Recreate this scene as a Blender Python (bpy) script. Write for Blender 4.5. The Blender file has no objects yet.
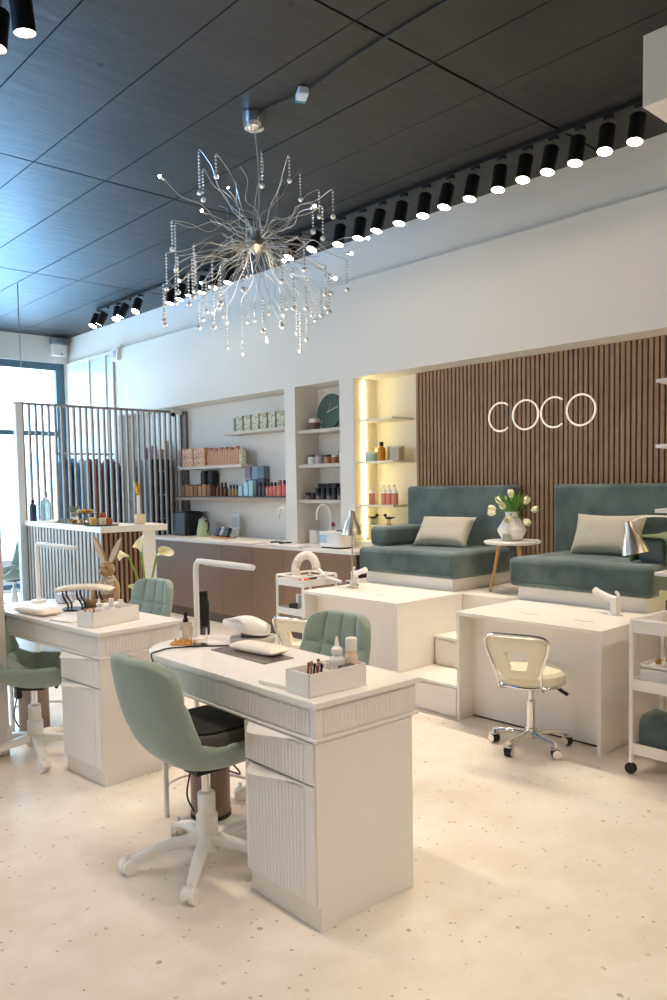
import bpy, bmesh, math, random
from mathutils import Vector, Matrix
random.seed(7)
SC = bpy.context.scene
COL = SC.collection
PI = math.pi
def V(*a): return Vector(a)

# ---------------------------------------------------------------- camera, world, lights, exposure
CAM_H = 1.45
yaw, pit, rol = 0.8308948, -0.0620437, -0.0164363
fw = V(math.cos(pit)*math.cos(yaw), math.cos(pit)*math.sin(yaw), math.sin(pit))
rt = V(math.sin(yaw), -math.cos(yaw), 0); up = rt.cross(fw)
c, s = math.cos(rol), math.sin(rol)
R_ = c*rt + s*up; U_ = -s*rt + c*up
cd = bpy.data.cameras.new('camera'); cam = bpy.data.objects.new('camera', cd); COL.objects.link(cam)
m = Matrix((R_, U_, -fw)).transposed().to_4x4(); m.translation = V(0, 0, CAM_H); cam.matrix_world = m
cd.sensor_fit = 'VERTICAL'; cd.sensor_height = 36; cd.lens = 788.08*36/1000
cd.shift_y = (533.39-500)/1000; cd.clip_start = 0.05; cd.clip_end = 200
SC.camera = cam
SC.view_settings.view_transform = 'Standard'; SC.view_settings.look = 'None'
SC.view_settings.gamma = 1; SC.view_settings.use_curve_mapping = False
SC.view_settings.exposure = 0.42

W = bpy.data.worlds.new('sky'); SC.world = W; W.use_nodes = True
nt = W.node_tree; bg = nt.nodes['Background']
bg.inputs[0].default_value = (0.84, 0.93, 1.0, 1); bg.inputs[1].default_value = 1.9

def area(name, loc, rot, sx, sy, e, col):
    d = bpy.data.lights.new(name, 'AREA'); d.shape = 'RECTANGLE'; d.size = sx; d.size_y = sy
    d.energy = e; d.color = col
    o = bpy.data.objects.new(name, d); COL.objects.link(o); o.location = loc; o.rotation_euler = rot
    return o
SPOT_W = 25
# daylight outside the street window and the side windows, with added fills for the ceiling
area('daylight_street', (3.0, 11.9, 1.9), (-PI/2, 0, 0), 4.2, 3.0, 230, (0.50, 0.77, 1.0))
area('daylight_side', (-2.75, 7.8, 1.9), (0, -PI/2, 0), 2.6, 4.0, 22, (0.6, 0.82, 1.0))
q = area('ceiling_fill_side', (-3.0, 6.2, .60), (0, math.radians(-142), 0), 1.0, 6.0, 760, (0.10, 0.42, 1.0)); q.data.spread = math.radians(70)  # added fill aimed up to turn the ceiling blue, like bounce off pavement
q = area('ceiling_fill_street', (2.6, 12.2, .5), (math.radians(-140), 0, math.radians(-12)), 3.2, 1.2, 330, (0.14, 0.48, 1.0)); q.data.spread = math.radians(62)  # second added fill, thrown up at the ceiling through the street window
# low sun thrown up on the ceiling by a car window outside
gd = bpy.data.lights.new('sun_glint', 'SPOT'); gd.energy = 130; gd.color = (.7, .88, 1.0); gd.spot_size = math.radians(2.6); gd.spot_blend = .35; gd.shadow_soft_size = .03
go = bpy.data.objects.new('sun_glint', gd); COL.objects.link(go); go.location = (4.75, 12.3, 2.75)
go.rotation_euler = (V(2.42, 6.3, 3.64)-go.location).to_track_quat('-Z', 'Y').to_euler()

# ---------------------------------------------------------------- materials
def lin(h):
    r = [int(h[i:i+2], 16)/255 for i in (0, 2, 4)]
    return tuple(v/12.92 if v <= .04045 else ((v+.055)/1.055)**2.4 for v in r) + (1,)
MATS = {}
def mat(name, col, rough=.5, metal=0, noise=0, nscale=8, bump=0, bscale=60, emit=None, estr=0,
        trans=0, ior=1.45, alpha=1, sheen=0, coat=0, col2=None, spec=None, sub=0):
    if name in MATS: return MATS[name]
    m = bpy.data.materials.new(name); m.use_nodes = True; n = m.node_tree; b = n.nodes['Principled BSDF']
    c0 = lin(col)
    b.inputs['Base Color'].default_value = c0
    b.inputs['Roughness'].default_value = rough; b.inputs['Metallic'].default_value = metal
    b.inputs['Transmission Weight'].default_value = trans; b.inputs['IOR'].default_value = ior
    b.inputs['Alpha'].default_value = alpha
    b.inputs['Sheen Weight'].default_value = sheen; b.inputs['Coat Weight'].default_value = coat
    if sheen: b.inputs['Sheen Roughness'].default_value = .4
    if spec is not None: b.inputs['Specular IOR Level'].default_value = spec
    if sub: b.inputs['Subsurface Weight'].default_value = sub
    tc = n.nodes.new('ShaderNodeTexCoord')
    if noise or col2:
        t = n.nodes.new('ShaderNodeTexNoise'); t.inputs['Scale'].default_value = nscale; t.inputs['Detail'].default_value = 4
        n.links.new(tc.outputs['Object'], t.inputs['Vector'])
        r = n.nodes.new('ShaderNodeValToRGB'); r.color_ramp.elements[0].position = .3; r.color_ramp.elements[1].position = .7
        if col2: ca, cb = c0, lin(col2)
        else:
            ca = tuple(v*(1-noise) for v in c0[:3])+(1,); cb = tuple(min(1, v*(1+noise)) for v in c0[:3])+(1,)
        r.color_ramp.elements[0].color = ca; r.color_ramp.elements[1].color = cb
        n.links.new(t.outputs['Fac'], r.inputs['Fac']); n.links.new(r.outputs['Color'], b.inputs['Base Color'])
    if bump:
        t = n.nodes.new('ShaderNodeTexNoise'); t.inputs['Scale'].default_value = bscale; t.inputs['Detail'].default_value = 5
        n.links.new(tc.outputs['Object'], t.inputs['Vector'])
        bp = n.nodes.new('ShaderNodeBump'); bp.inputs['Strength'].default_value = bump; bp.inputs['Distance'].default_value = .01
        n.links.new(t.outputs['Fac'], bp.inputs['Height']); n.links.new(bp.outputs['Normal'], b.inputs['Normal'])
    if emit:
        b.inputs['Emission Color'].default_value = lin(emit); b.inputs['Emission Strength'].default_value = estr
    MATS[name] = m
    return m
wall_m = mat('white_wall_paint', 'E9E3DA', .75, noise=.015, nscale=1.5, bump=.05, bscale=120)
white_l = mat('white_lacquer', 'EFEBE5', .32, noise=.01, nscale=2)
white_p = mat('white_plastic', 'F1EEE8', .35)
lam = mat('cream_laminate', 'F5EFE6', .38, noise=.012, nscale=2)
lam_top = mat('cream_worktop', 'F6F0E6', .3, noise=.012, nscale=3)
black_m = mat('black_metal', '0B0A0A', .45)
black_pl = mat('black_plastic', '121214', .4)
chrome = mat('chrome', 'E6E4E0', .1, 1)
steel = mat('brushed_steel', 'B9B3AA', .32, 1)
taupe = mat('taupe_laminate', '97755B', .42, noise=.05, nscale=2)
sage = mat('sage_velvet', '8F9E93', .8, noise=.06, nscale=9, bump=.08, bscale=500, sheen=.45)
teal = mat('teal_chenille', '455556', .85, noise=.0, col2='677673', nscale=5.5, bump=.25, bscale=160, sheen=.4)
linen = mat('beige_linen', 'BDB8A9', .9, noise=.04, nscale=30, bump=.3, bscale=500)
cream_v = mat('cream_vinyl', 'F1E7CF', .3, noise=.015, nscale=6)
charcoal = mat('black_velour', '1A1818', .9, bump=.2, bscale=400, sheen=.1)
greyfab = mat('grey_velour', '605A5A', .9, bump=.2, bscale=400)
oak = mat('light_oak', 'C99A5E', .45, noise=.12, nscale=25)
orange_wood = mat('orange_wood', 'CF9450', .4, noise=.2, nscale=40)
canister = mat('taupe_metal', '8B7565', .35, .3)
glass = mat('clear_glass', 'FFFFFF', .02, trans=1, ior=1.45)
crystal = mat('crystal', 'FAFAFA', .08, trans=0, metal=.45)
wire = mat('silver_wire', 'C9C5BF', .28, 1)
bulb_m = mat('bulb_glow', 'FFF4E0', .3, emit='FFF1DC', estr=40)
lens_m = mat('spot_lens', 'FFF4E0', .3, emit='FFE9CE', estr=22)
neon = mat('white_letter', 'F5EEE2', .4, emit='FFF2E0', estr=.35)
led = mat('led_strip', 'FFF3C8', .3, emit='FFF0B8', estr=4)
shelf_m = mat('greige_shelf', 'C9BFB0', .5, noise=.03, nscale=4)
cream_paint = mat('cream_niche_paint', 'EFE8D6', .7)
dark_wood = mat('dark_wood', '352620', .5, noise=.2, nscale=12)
green_pl = mat('mint_enamel', 'B5C79A', .3)
paper = mat('white_paper', 'F2EEE8', .8)
frame_m = mat('blue_grey_aluminium', '56707E', .45, .2)
leaf = mat('tulip_green', '5E8A3A', .5, noise=.2, nscale=20)
petal = mat('cream_petal', 'F6F0CC', .5, noise=.08, nscale=20, sub=.1)
petal_y = mat('pale_yellow_petal', 'EDE6A0', .5, noise=.1, nscale=20)

# floor: pale terrazzo with sparse brown and grey chips
def floor_mat():
    m = bpy.data.materials.new('beige_terrazzo'); m.use_nodes = True; n = m.node_tree; b = n.nodes['Principled BSDF']
    L = n.links.new
    tc = n.nodes.new('ShaderNodeTexCoord')
    ns = n.nodes.new('ShaderNodeTexNoise'); ns.inputs['Scale'].default_value = 3.0; ns.inputs['Detail'].default_value = 7; ns.inputs['Roughness'].default_value = .65
    L(tc.outputs['Object'], ns.inputs['Vector'])
    r = n.nodes.new('ShaderNodeValToRGB'); r.color_ramp.elements[0].position = .35; r.color_ramp.elements[1].position = .68
    r.color_ramp.elements[0].color = lin('E5D8C7'); r.color_ramp.elements[1].color = lin('F3EBE0')
    L(ns.outputs['Fac'], r.inputs['Fac'])
    cur = r.outputs['Color']
    for sc, rad, keep, cc in ((9, .09, .42, '8F6A50'), (17, .10, .30, '9A8C7E'), (13, .11, .35, 'C9A27C'), (26, .12, .25, '7A5A48')):
        v = n.nodes.new('ShaderNodeTexVoronoi'); v.inputs['Scale'].default_value = sc; v.inputs['Randomness'].default_value = 1
        wn = n.nodes.new('ShaderNodeTexNoise'); wn.inputs['Scale'].default_value = 60; L(tc.outputs['Object'], wn.inputs['Vector'])
        mx0 = n.nodes.new('ShaderNodeMix'); mx0.data_type = 'RGBA'; mx0.inputs[0].default_value = .012
        L(tc.outputs['Object'], mx0.inputs[6]); L(wn.outputs['Color'], mx0.inputs[7])
        L(mx0.outputs[2], v.inputs['Vector'])
        lt = n.nodes.new('ShaderNodeMath'); lt.operation = 'LESS_THAN'; lt.inputs[1].default_value = rad; L(v.outputs['Distance'], lt.inputs[0])
        sp = n.nodes.new('ShaderNodeSeparateColor'); L(v.outputs['Color'], sp.inputs[0])
        l2 = n.nodes.new('ShaderNodeMath'); l2.operation = 'LESS_THAN'; l2.inputs[1].default_value = keep; L(sp.outputs[0], l2.inputs[0])
        mu = n.nodes.new('ShaderNodeMath'); mu.operation = 'MULTIPLY'; L(lt.outputs[0], mu.inputs[0]); L(l2.outputs[0], mu.inputs[1])
        m2 = n.nodes.new('ShaderNodeMath'); m2.operation = 'MULTIPLY'; m2.inputs[1].default_value = .6; L(mu.outputs[0], m2.inputs[0])
        mx = n.nodes.new('ShaderNodeMix'); mx.data_type = 'RGBA'; L(m2.outputs[0], mx.inputs[0]); L(cur, mx.inputs[6]); mx.inputs[7].default_value = lin(cc)
        cur = mx.outputs[2]
    L(cur, b.inputs['Base Color']); b.inputs['Roughness'].default_value = .38
    return m
# ceiling: dark painted concrete with board marks and pits
def ceil_mat():
    m = bpy.data.materials.new('dark_concrete'); m.use_nodes = True; n = m.node_tree; b = n.nodes['Principled BSDF']; L = n.links.new
    tc = n.nodes.new('ShaderNodeTexCoord')
    ns = n.nodes.new('ShaderNodeTexNoise'); ns.inputs['Scale'].default_value = 2.2; ns.inputs['Detail'].default_value = 8
    L(tc.outputs['Object'], ns.inputs['Vector'])
    r = n.nodes.new('ShaderNodeValToRGB'); r.color_ramp.elements[0].position = .3; r.color_ramp.elements[1].position = .75
    r.color_ramp.elements[0].color = lin('2C2A27'); r.color_ramp.elements[1].color = lin('383531')
    L(ns.outputs['Fac'], r.inputs['Fac'])
    v = n.nodes.new('ShaderNodeTexVoronoi'); v.inputs['Scale'].default_value = 2.6; L(tc.outputs['Object'], v.inputs['Vector'])
    lt = n.nodes.new('ShaderNodeMath'); lt.operation = 'LESS_THAN'; lt.inputs[1].default_value = .05; L(v.outputs['Distance'], lt.inputs[0])
    mx = n.nodes.new('ShaderNodeMix'); mx.data_type = 'RGBA'; L(lt.outputs[0], mx.inputs[0]); L(r.outputs['Color'], mx.inputs[6]); mx.inputs[7].default_value = (.005, .005, .005, 1)
    L(mx.outputs[2], b.inputs['Base Color'])
    mp = n.nodes.new('ShaderNodeMapping'); mp.inputs['Scale'].default_value = (3, 14, 1); mp.inputs['Rotation'].default_value = (0, 0, .15); L(tc.outputs['Object'], mp.inputs['Vector'])
    w = n.nodes.new('ShaderNodeTexNoise'); w.inputs['Scale'].default_value = 1.0; w.inputs['Detail'].default_value = 4; L(mp.outputs['Vector'], w.inputs['Vector'])
    w2 = n.nodes.new('ShaderNodeTexNoise'); w2.inputs['Scale'].default_value = 40; w2.inputs['Detail'].default_value = 4; L(tc.outputs['Object'], w2.inputs['Vector'])
    ad = n.nodes.new('ShaderNodeMath'); ad.operation = 'MULTIPLY_ADD'; L(w2.outputs['Fac'], ad.inputs[0]); ad.inputs[1].default_value = .15; L(w.outputs['Fac'], ad.inputs[2])
    bp = n.nodes.new('ShaderNodeBump'); bp.inputs['Strength'].default_value = .35; bp.inputs['Distance'].default_value = .015
    L(ad.outputs[0], bp.inputs['Height']); L(bp.outputs['Normal'], b.inputs['Normal'])
    b.inputs['Roughness'].default_value = .5
    b.inputs['Specular IOR Level'].default_value = .4
    return m
# ---------------------------------------------------------------- mesh helpers
class MB:
    def __init__(s): s.bm = bmesh.new()
    def _join(s, t, M=None):
        if M is not None: bmesh.ops.transform(t, matrix=M, verts=t.verts)
        me = bpy.data.meshes.new('t'); t.to_mesh(me); t.free(); s.bm.from_mesh(me); bpy.data.meshes.remove(me)
        return s
    def box(s, x0, x1, y0, y1, z0, z1, bv=0, seg=2, M=None):
        t = bmesh.new(); bmesh.ops.create_cube(t, size=1)
        for v in t.verts: v.co = V((x0+x1)/2+v.co.x*(x1-x0), (y0+y1)/2+v.co.y*(y1-y0), (z0+z1)/2+v.co.z*(z1-z0))
        if bv: bmesh.ops.bevel(t, geom=t.edges[:], offset=bv, segments=seg, profile=.5, affect='EDGES', clamp_overlap=True)
        return s._join(t, M)
    def cyl(s, p0, p1, r0, r1=None, seg=20, cap=True):
        p0 = Vector(p0); p1 = Vector(p1); r1 = r0 if r1 is None else r1
        t = bmesh.new(); L = (p1-p0).length
        bmesh.ops.create_cone(t, cap_ends=cap, segments=seg, radius1=r0, radius2=r1, depth=L)
        q = V(0, 0, 1).rotation_difference(p1-p0).to_matrix().to_4x4(); q.translation = (p0+p1)/2
        return s._join(t, q)
    def tube(s, pts, r, seg=8, closed=False, smooth=0):
        pts = [Vector(p) for p in pts]
        if smooth: pts = catmull(pts, smooth, closed)
        n = len(pts); rs = r if isinstance(r, (list, tuple)) else None
        if rs and len(rs) != n: rs = [rs[0]+(rs[-1]-rs[0])*i/(n-1) for i in range(n)]
        rings = []; nrm = None
        for i, p in enumerate(pts):
            if closed: d = pts[(i+1) % n]-pts[i-1]
            else: d = pts[min(i+1, n-1)]-pts[max(i-1, 0)]
            if d.length < 1e-9: d = V(0, 0, 1)
            d.normalize()
            if nrm is None:
                nrm = d.orthogonal().normalized()
            else:
                nrm = nrm - d*nrm.dot(d)
                nrm = nrm.normalized() if nrm.length > 1e-6 else d.orthogonal().normalized()
            b = d.cross(nrm); rr = rs[i] if rs else r
            rings.append([s.bm.verts.new(p+(nrm*math.cos(2*PI*k/seg)+b*math.sin(2*PI*k/seg))*rr) for k in range(seg)])
        m_ = n if closed else n-1
        for i in range(m_):
            a, b2 = rings[i], rings[(i+1) % n]
            for k in range(seg):
                s.bm.faces.new((a[k], a[(k+1) % seg], b2[(k+1) % seg], b2[k]))
        if not closed:
            s.bm.faces.new(rings[0][::-1]); s.bm.faces.new(rings[-1])
        return s
    def lathe(s, prof, c=(0, 0, 0), seg=28, fac=None, M=None):
        t = bmesh.new(); rings = []
        for r, z in prof:
            if r < 1e-6: rings.append([t.verts.new((0, 0, z))])
            else: rings.append([t.verts.new((r*math.cos(2*PI*k/seg), r*math.sin(2*PI*k/seg), z)) for k in range(seg)])
        for a, b in zip(rings, rings[1:]):
            for k in range(seg):
                k2 = (k+1) % seg
                if len(a) == 1 and len(b) == 1: continue
                if len(a) == 1: t.faces.new((a[0], b[k2], b[k]))
                elif len(b) == 1: t.faces.new((a[k], a[k2], b[0]))
                else: t.faces.new((a[k], a[k2], b[k2], b[k]))
        bmesh.ops.recalc_face_normals(t, faces=t.faces)
        MM = Matrix.Translation(c) if M is None else M
        return s._join(t, MM)
    def prism(s, poly, z0, z1, bv=0, axis='z', M=None):
        t = bmesh.new(); vs = [t.verts.new((p[0], p[1], z0)) for p in poly]
        f = t.faces.new(vs); r = bmesh.ops.extrude_face_region(t, geom=[f])
        for v in r['geom']:
            if isinstance(v, bmesh.types.BMVert): v.co.z = z1
        bmesh.ops.recalc_face_normals(t, faces=t.faces)
        if bv:
            e = [e for e in t.edges if abs(e.verts[0].co.z-e.verts[1].co.z) < 1e-6]
            bmesh.ops.bevel(t, geom=e, offset=bv, segments=2, profile=.5, affect='EDGES', clamp_overlap=True)
        if axis == 'x':    # polygon given in (y,z), extruded along x
            t.transform(Matrix(((0, 0, 1, 0), (1, 0, 0, 0), (0, 1, 0, 0), (0, 0, 0, 1))))
        elif axis == 'y':  # polygon in (x,z), extruded along y
            t.transform(Matrix(((1, 0, 0, 0), (0, 0, 1, 0), (0, 1, 0, 0), (0, 0, 0, 1))))
            bmesh.ops.recalc_face_normals(t, faces=t.faces)
        return s._join(t, M)
    def ball(s, c, r, sx=1, sy=1, sz=1, sub=2, M=None):
        t = bmesh.new(); bmesh.ops.create_icosphere(t, subdivisions=sub, radius=r)
        MM = Matrix.Translation(c) @ (M if M is not None else Matrix()) @ Matrix.Diagonal((sx, sy, sz, 1))
        return s._join(t, MM)
    def surf(s, fn, nu, nv, closed_v=False):
        g = [[s.bm.verts.new(fn(i/nu, j/nv)) for j in range(nv if closed_v else nv+1)] for i in range(nu+1)]
        m_ = nv
        for i in range(nu):
            for j in range(m_):
                j2 = (j+1) % nv if closed_v else j+1
                s.bm.faces.new((g[i][j], g[i+1][j], g[i+1][j2], g[i][j2]))
        return g
    def build(s, name, m, parent=None, smooth=True, ang=35, loc=None, fix=True):
        if fix: bmesh.ops.recalc_face_normals(s.bm, faces=s.bm.faces)
        me = bpy.data.meshes.new(name); s.bm.to_mesh(me); s.bm.free()
        o = bpy.data.objects.new(name, me); COL.objects.link(o); me.materials.append(m)
        if smooth:
            me.polygons.foreach_set('use_smooth', [True]*len(me.polygons))
            me.set_sharp_from_angle(angle=math.radians(ang))
            if len(me.polygons) < 1500:
                wn = o.modifiers.new('wn', 'WEIGHTED_NORMAL'); wn.keep_sharp = True; wn.weight = 80
        if parent: o.parent = parent
        if loc: o.location = loc
        return o
def catmull(p, k, closed=False):
    out = []; n = len(p); rng = n if closed else n-1
    for i in range(rng):
        p0 = p[(i-1) % n] if closed or i else p[0]; p1 = p[i]; p2 = p[(i+1) % n]; p3 = p[(i+2) % n] if closed or i+2 < n else p[-1]
        for j in range(k):
            t = j/k; out.append(.5*((2*p1)+(p2-p0)*t+(2*p0-5*p1+4*p2-p3)*t*t+(3*p1-p0-3*p2+p3)*t**3))
    if not closed: out.append(p[-1])
    return out
def thing(name, label, cat, loc=(0, 0, 0), rz=0, group=None):
    o = bpy.data.objects.new(name, None); COL.objects.link(o); o.empty_display_size = .05
    o.location = loc; o.rotation_euler = (0, 0, rz); o['label'] = label; o['category'] = cat
    if group: o['group'] = group
    return o
def tag(o, label, cat, group=None, loc=None, rz=None):
    o['label'] = label; o['category'] = cat
    if group: o['group'] = group
    if loc is not None: o.location = loc
    if rz is not None: o.rotation_euler = (0, 0, rz)
    return o
def struct(o): o['kind'] = 'structure'; return o
def kids(o, lst): return [k for k in lst if k.parent == o]
ALL = None
def dup(root, loc, rz, label, group=None):
    src = list(bpy.data.objects)
    def cp(o, par):
        q = o.copy(); COL.objects.link(q)
        if par: q.parent = par
        for ch in src:
            if ch.parent == o: cp(ch, q)
        return q
    r = cp(root, None); r.location = loc; r.rotation_euler = (0, 0, rz); r['label'] = label
    if group: r['group'] = group
    return r
def rrect(x0, x1, y0, y1, r, n=6, corners=(1, 1, 1, 1)):
    out = []
    for i, (cx, cy, a) in enumerate(((x1, y0, -90), (x1, y1, 0), (x0, y1, 90), (x0, y0, 180))):
        rr = (r[i] if isinstance(r, (list, tuple)) else r)*corners[i]
        if rr <= 0: out.append((cx, cy)); continue
        ox = cx-rr if cx == x1 else cx+rr; oy = cy-rr if cy == y1 else cy+rr
        for k in range(n+1):
            t = math.radians(a+90*k/n); out.append((ox+rr*math.cos(t), oy+rr*math.sin(t)))
    return out
def B(name, x0, x1, y0, y1, z0, z1, m, bv=0, parent=None):
    return MB().box(x0, x1, y0, y1, z0, z1, bv).build(name, m, parent)

# ================================================================ THE ROOM
H = 3.64
XW, XN, YF, YB, XL = 5.0, 5.30, 11.22, -3.6, -2.5
struct(B('floor', XL-.2, 5.9, YB-.2, YF+.15, -.12, 0, floor_mat()))
# ceiling: slabs with joints under a black underside
cm = ceil_mat(); b = MB()
xs = [XL-.1, -1.92, -1.40, -.88, -.36, .14, .65, 1.17, 1.68, 2.21, 2.72, 3.29, 3.755, 4.30, 5.5]; ys = [YB-.1, -2.4, .17, 2.77, 5.34, 8.04, 10.7, YF+.1]
for i in range(len(xs)-1):
    for j in range(len(ys)-1):
        gx = .0022+.0035*(i in (8, 10, 12)); gy = .008
        b.box(xs[i]+gx, xs[i+1]-gx, ys[j]+gy, ys[j+1]-gy, H+random.uniform(0, .003), H+.06)
struct(b.build('ceiling', cm, smooth=False))
struct(B('trim_1', XL-.2, 5.9, YB-.2, YF+.2, H+.055, H+.16, mat('joint_black', '050505', .9)))['label'] = 'black gap above the ceiling slabs'
# right wall: false wall with niches (z to 3.27), upper wall set back a little
b = MB()
b.box(XW, XN, YB, YF, 2.41, 3.27)                       # band over the niches
b.box(XW, XN, 9.66, YF, 0, 2.41)                        # behind the screen
b.box(XW, XN, 6.01, 6.175, 0, 2.41)                     # pillars
b.box(XW, XN, 5.185, 5.37, 0, 2.41)
b.box(XW, XN, 5.37, 6.01, 0, .84)
b.box(XW, XN, 6.175, 8.5, 0, .84)
b.box(XW, XN, YB, 1.25, 0, 2.41)
b.box(XN, XN+.2, YB, YF, 0, H)                          # back of the niches
b.box(XW+.05, XN, YB, YF, 3.27, H)
struct(b.build('wall_right', wall_m, smooth=False))
b = MB(); b.box(3.885, XW-.002, 1.0, 1.925, 3.295, H, .003); b.box(4.35, XW-.002, 1.0, 1.2, 0, 3.295)
struct(b.build('trim_2', wall_m, smooth=False))['label'] = 'white boxed bulkhead under the ceiling'
# window wall (street side)
b = MB()
b.box(XL-.2, XN+.2, YF, YF+.2, 3.27, H); b.box(4.985, XN+.2, YF, YF+.2, 0, 3.27); b.box(XL-.2, 1.2, YF, YF+.2, 0, 3.27)
b.box(1.2, 4.985, YF, YF+.2, 0, .04)
struct(b.build('wall_street', wall_m, smooth=False))
w = MB()
for x in (1.2, 2.9, 4.86): w.box(x, x+.125, YF+.04, YF+.12, .04, 3.27, .004)
for z in (.04, 2.22, 3.17): w.box(1.2, 4.985, YF+.05, YF+.11, z, z+(.07 if z < 3 else .1), .004)
w0 = struct(w.build('window_1', frame_m)); 
thin = mat('window_glass', 'FFFFFF', .0, trans=1, ior=1.02, alpha=.35)
B('pane', 1.3, 4.9, YF+.075, YF+.08, .1, 3.2, thin, parent=w0)
# left wall and back wall with windows outside the picture
b = MB()
b.box(XL-.2, XL, YB, YF, 0, .5); b.box(XL-.2, XL, YB, YF, 3.2, H); b.box(XL-.2, XL, YB, 4.4, .5, 3.2); b.box(XL-.2, XL, 9.8, YF, .5, 3.2)
struct(b.build('wall_left', wall_m, smooth=False))
b = MB()
b.box(XL-.2, 5.5, YB-.2, YB, 0, H)
struct(b.build('wall_back', wall_m, smooth=False))
# street side outside the window
gm = mat('street_asphalt', '8E9294', .9, noise=.1)
struct(B('floor_outside', -12, 16, YF+.25, 40, -.3, -.12, gm))['label'] = 'pavement and street outside'
# panel strips at the far end of the right wall
b = MB(); b.box(XW-.012, XW, 9.75, 10.95, .1, 3.2)
struct(b.build('trim_3', mat('pale_blue_panel', 'D6DEDF', .3), smooth=False))['label'] = 'pale glossy wall panel'
b = MB()
for y in (9.72, 9.93, 10.42): b.box(XW-.03, XW-.012, y, y+.035, .1, 3.22)
struct(b.build('trim_4', wall_m, smooth=False))['label'] = 'white vertical strips on the wall panel'
# warm side linings of the lit niches
b = MB()
b.box(XN-.004, XN, 4.655, 5.185, .0, 2.41); b.box(XW+.002, XN-.004, 5.179, 5.185, .66, 2.408)
b.box(XW, XN-.004, 4.71, 5.179, 0, .93)
struct(b.build('trim_5', cream_paint, smooth=False))['label'] = 'cream lining of the lit shelf niche'
# slatted cladding behind the sofas
b = MB(); n_ = 68; y0, y1 = 1.25, 4.655; p = .0405
k = 0
y = y1
while y-p > y0:
    b.box(XN-.052, XN-.02, y-p+.005, y-.0085, .66, 2.41); y -= p
slat_m = mat('walnut_slat', '9C7A5E', .55, noise=.12, nscale=14)
struct(b.build('trim_6', slat_m, smooth=False))['label'] = 'vertical walnut slats behind the sofas'
struct(B('trim_7', XN-.02, XN-.001, y0, y1, .66, 2.41, mat('slat_felt', '2A1A12', .9)))['label'] = 'dark felt between the slats'
# platform for the sofas
b = MB(); b.box(4.43, XN-.06, 1.2, 4.705, 0, .655); b.box(4.43, XW, 4.5, 4.706, 0, .655)
struct(b.build('trim_8', lam, smooth=False))['label'] = 'cream raised platform carrying the sofas'
struct(B('trim_9', 4.42, XN-.06, 1.2, 4.706, .645, .661, lam_top, .002))['label'] = 'top board of the platform'
# steps
t = thing('step_unit', 'two white drawer steps between the two pedicure counters', 'steps', (0, 0, 0))
b = MB(); b.box(3.77, 4.43, 3.02, 3.495, .0, .19); b.box(4.125, 4.43, 3.02, 3.495, .19, .39); b.build('body', lam, t, smooth=False)
b = MB(); b.box(3.755, 4.43, 3.018, 3.497, .188, .207, .002); b.build('tread', lam_top, t)
b = MB(); b.box(4.11, 4.43, 3.018, 3.497, .388, .407, .002); b.build('tread', lam_top, t)
for x, z in ((3.757, .012), (4.112, .21)):
    d = MB().box(x, x+.016, 3.026, 3.489, z, z+.172, .002).build('drawer', lam, t)
    MB().box(x-.006, x+.002, 3.15, 3.36, z+.158, z+.168, .002).build('handle', mat('cream_metal', 'E8DCC8', .4), d)

# ---------------------------------------------------------------- pedicure counters
def counter(y0, y1, label, slot):
    t = thing('pedicure_counter', label, 'counter', (3.75, (y0+y1)/2, 0)); w2 = (y1-y0)/2; D = 4.425-3.75
    MB().box(-.005, D, -w2-.004, w2+.004, .645, .667, .002).build('worktop', lam_top, t)
    for sgn in (-1, 1):
        y = sgn*(w2-.011); MB().box(0, D, y-.011, y+.011, 0, .645, .0015).build('side_panel', lam, t)
    MB().box(.125, .145, -w2+.022, w2-.022, .012, .645).build('front_panel', lam, t)
    MB().box(.13, .143, -w2+.022, w2-.022, 0, .012).build('plinth', mat('dark_gap', '3a2c22', .8), t)
    for y in slot: MB().tube([(.22, y-.06, .6672), (.2, y, .6672), (.22, y+.06, .6672)], .0014, 6).build('seam', mat('brown_seam', 'a8917a', .7), t)
    return t
counter(3.50, 4.46, 'white pedicure counter in front of the sofa with the bolster arm, left of the steps', (-.1,))
counter(2.06, 3.013, 'white pedicure counter with the cream stool, right of the steps', (.1, -.25))

# ---------------------------------------------------------------- sofas
def sofa(y0, y1, label, right_arm):
    t = thing('sofa', label, 'sofa', (4.42, (y0+y1)/2, .661)); w2 = (y1-y0)/2
    MB().box(.02, .80, -w2+.05, w2-.05, 0, .092, .004).build('plinth', lam, t)
    def cush(x0, x1, a, b_, z0, z1, name, par, puff=.012, bv=.03):
        m_ = MB(); m_.box(x0, x1, a, b_, z0, z1, bv, 3)
        bmesh.ops.subdivide_edges(m_.bm, edges=m_.bm.edges[:], cuts=1, use_grid_fill=True)
        cx, cy, cz = (x0+x1)/2, (a+b_)/2, (z0+z1)/2
        o = m_.build(name, teal, par, ang=60)
        return o
    cush(-.025, .68, -w2, w2, .092, .286, 'seat_cushion', t, bv=.035)
    cush(.66, .80, -w2+.0, w2+.09, .092, .762, 'backrest', t, bv=.03)
    pb = MB()
    for z in (.255, .125): pb.tube([(-.026, -w2+.03, z), (-.026, w2-.03, z)], .004, 6)
    pb.build('piping', teal, t)
    if right_arm == 0:
        cush(.13, .66, w2-.17, w2+.02, .288, .44, 'arm_bolster', t, bv=.035)
    else:
        cush(.13, .66, -w2, -w2+.17, .288, .43, 'arm_bolster', t, bv=.035)
    return t
sofa(3.55, 4.53, 'dark teal sofa left of the side table with bolster arm and beige cushion', 0)
sofa(2.10, 3.09, 'dark teal sofa right of the side table under the far end of the sign', 1)
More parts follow.
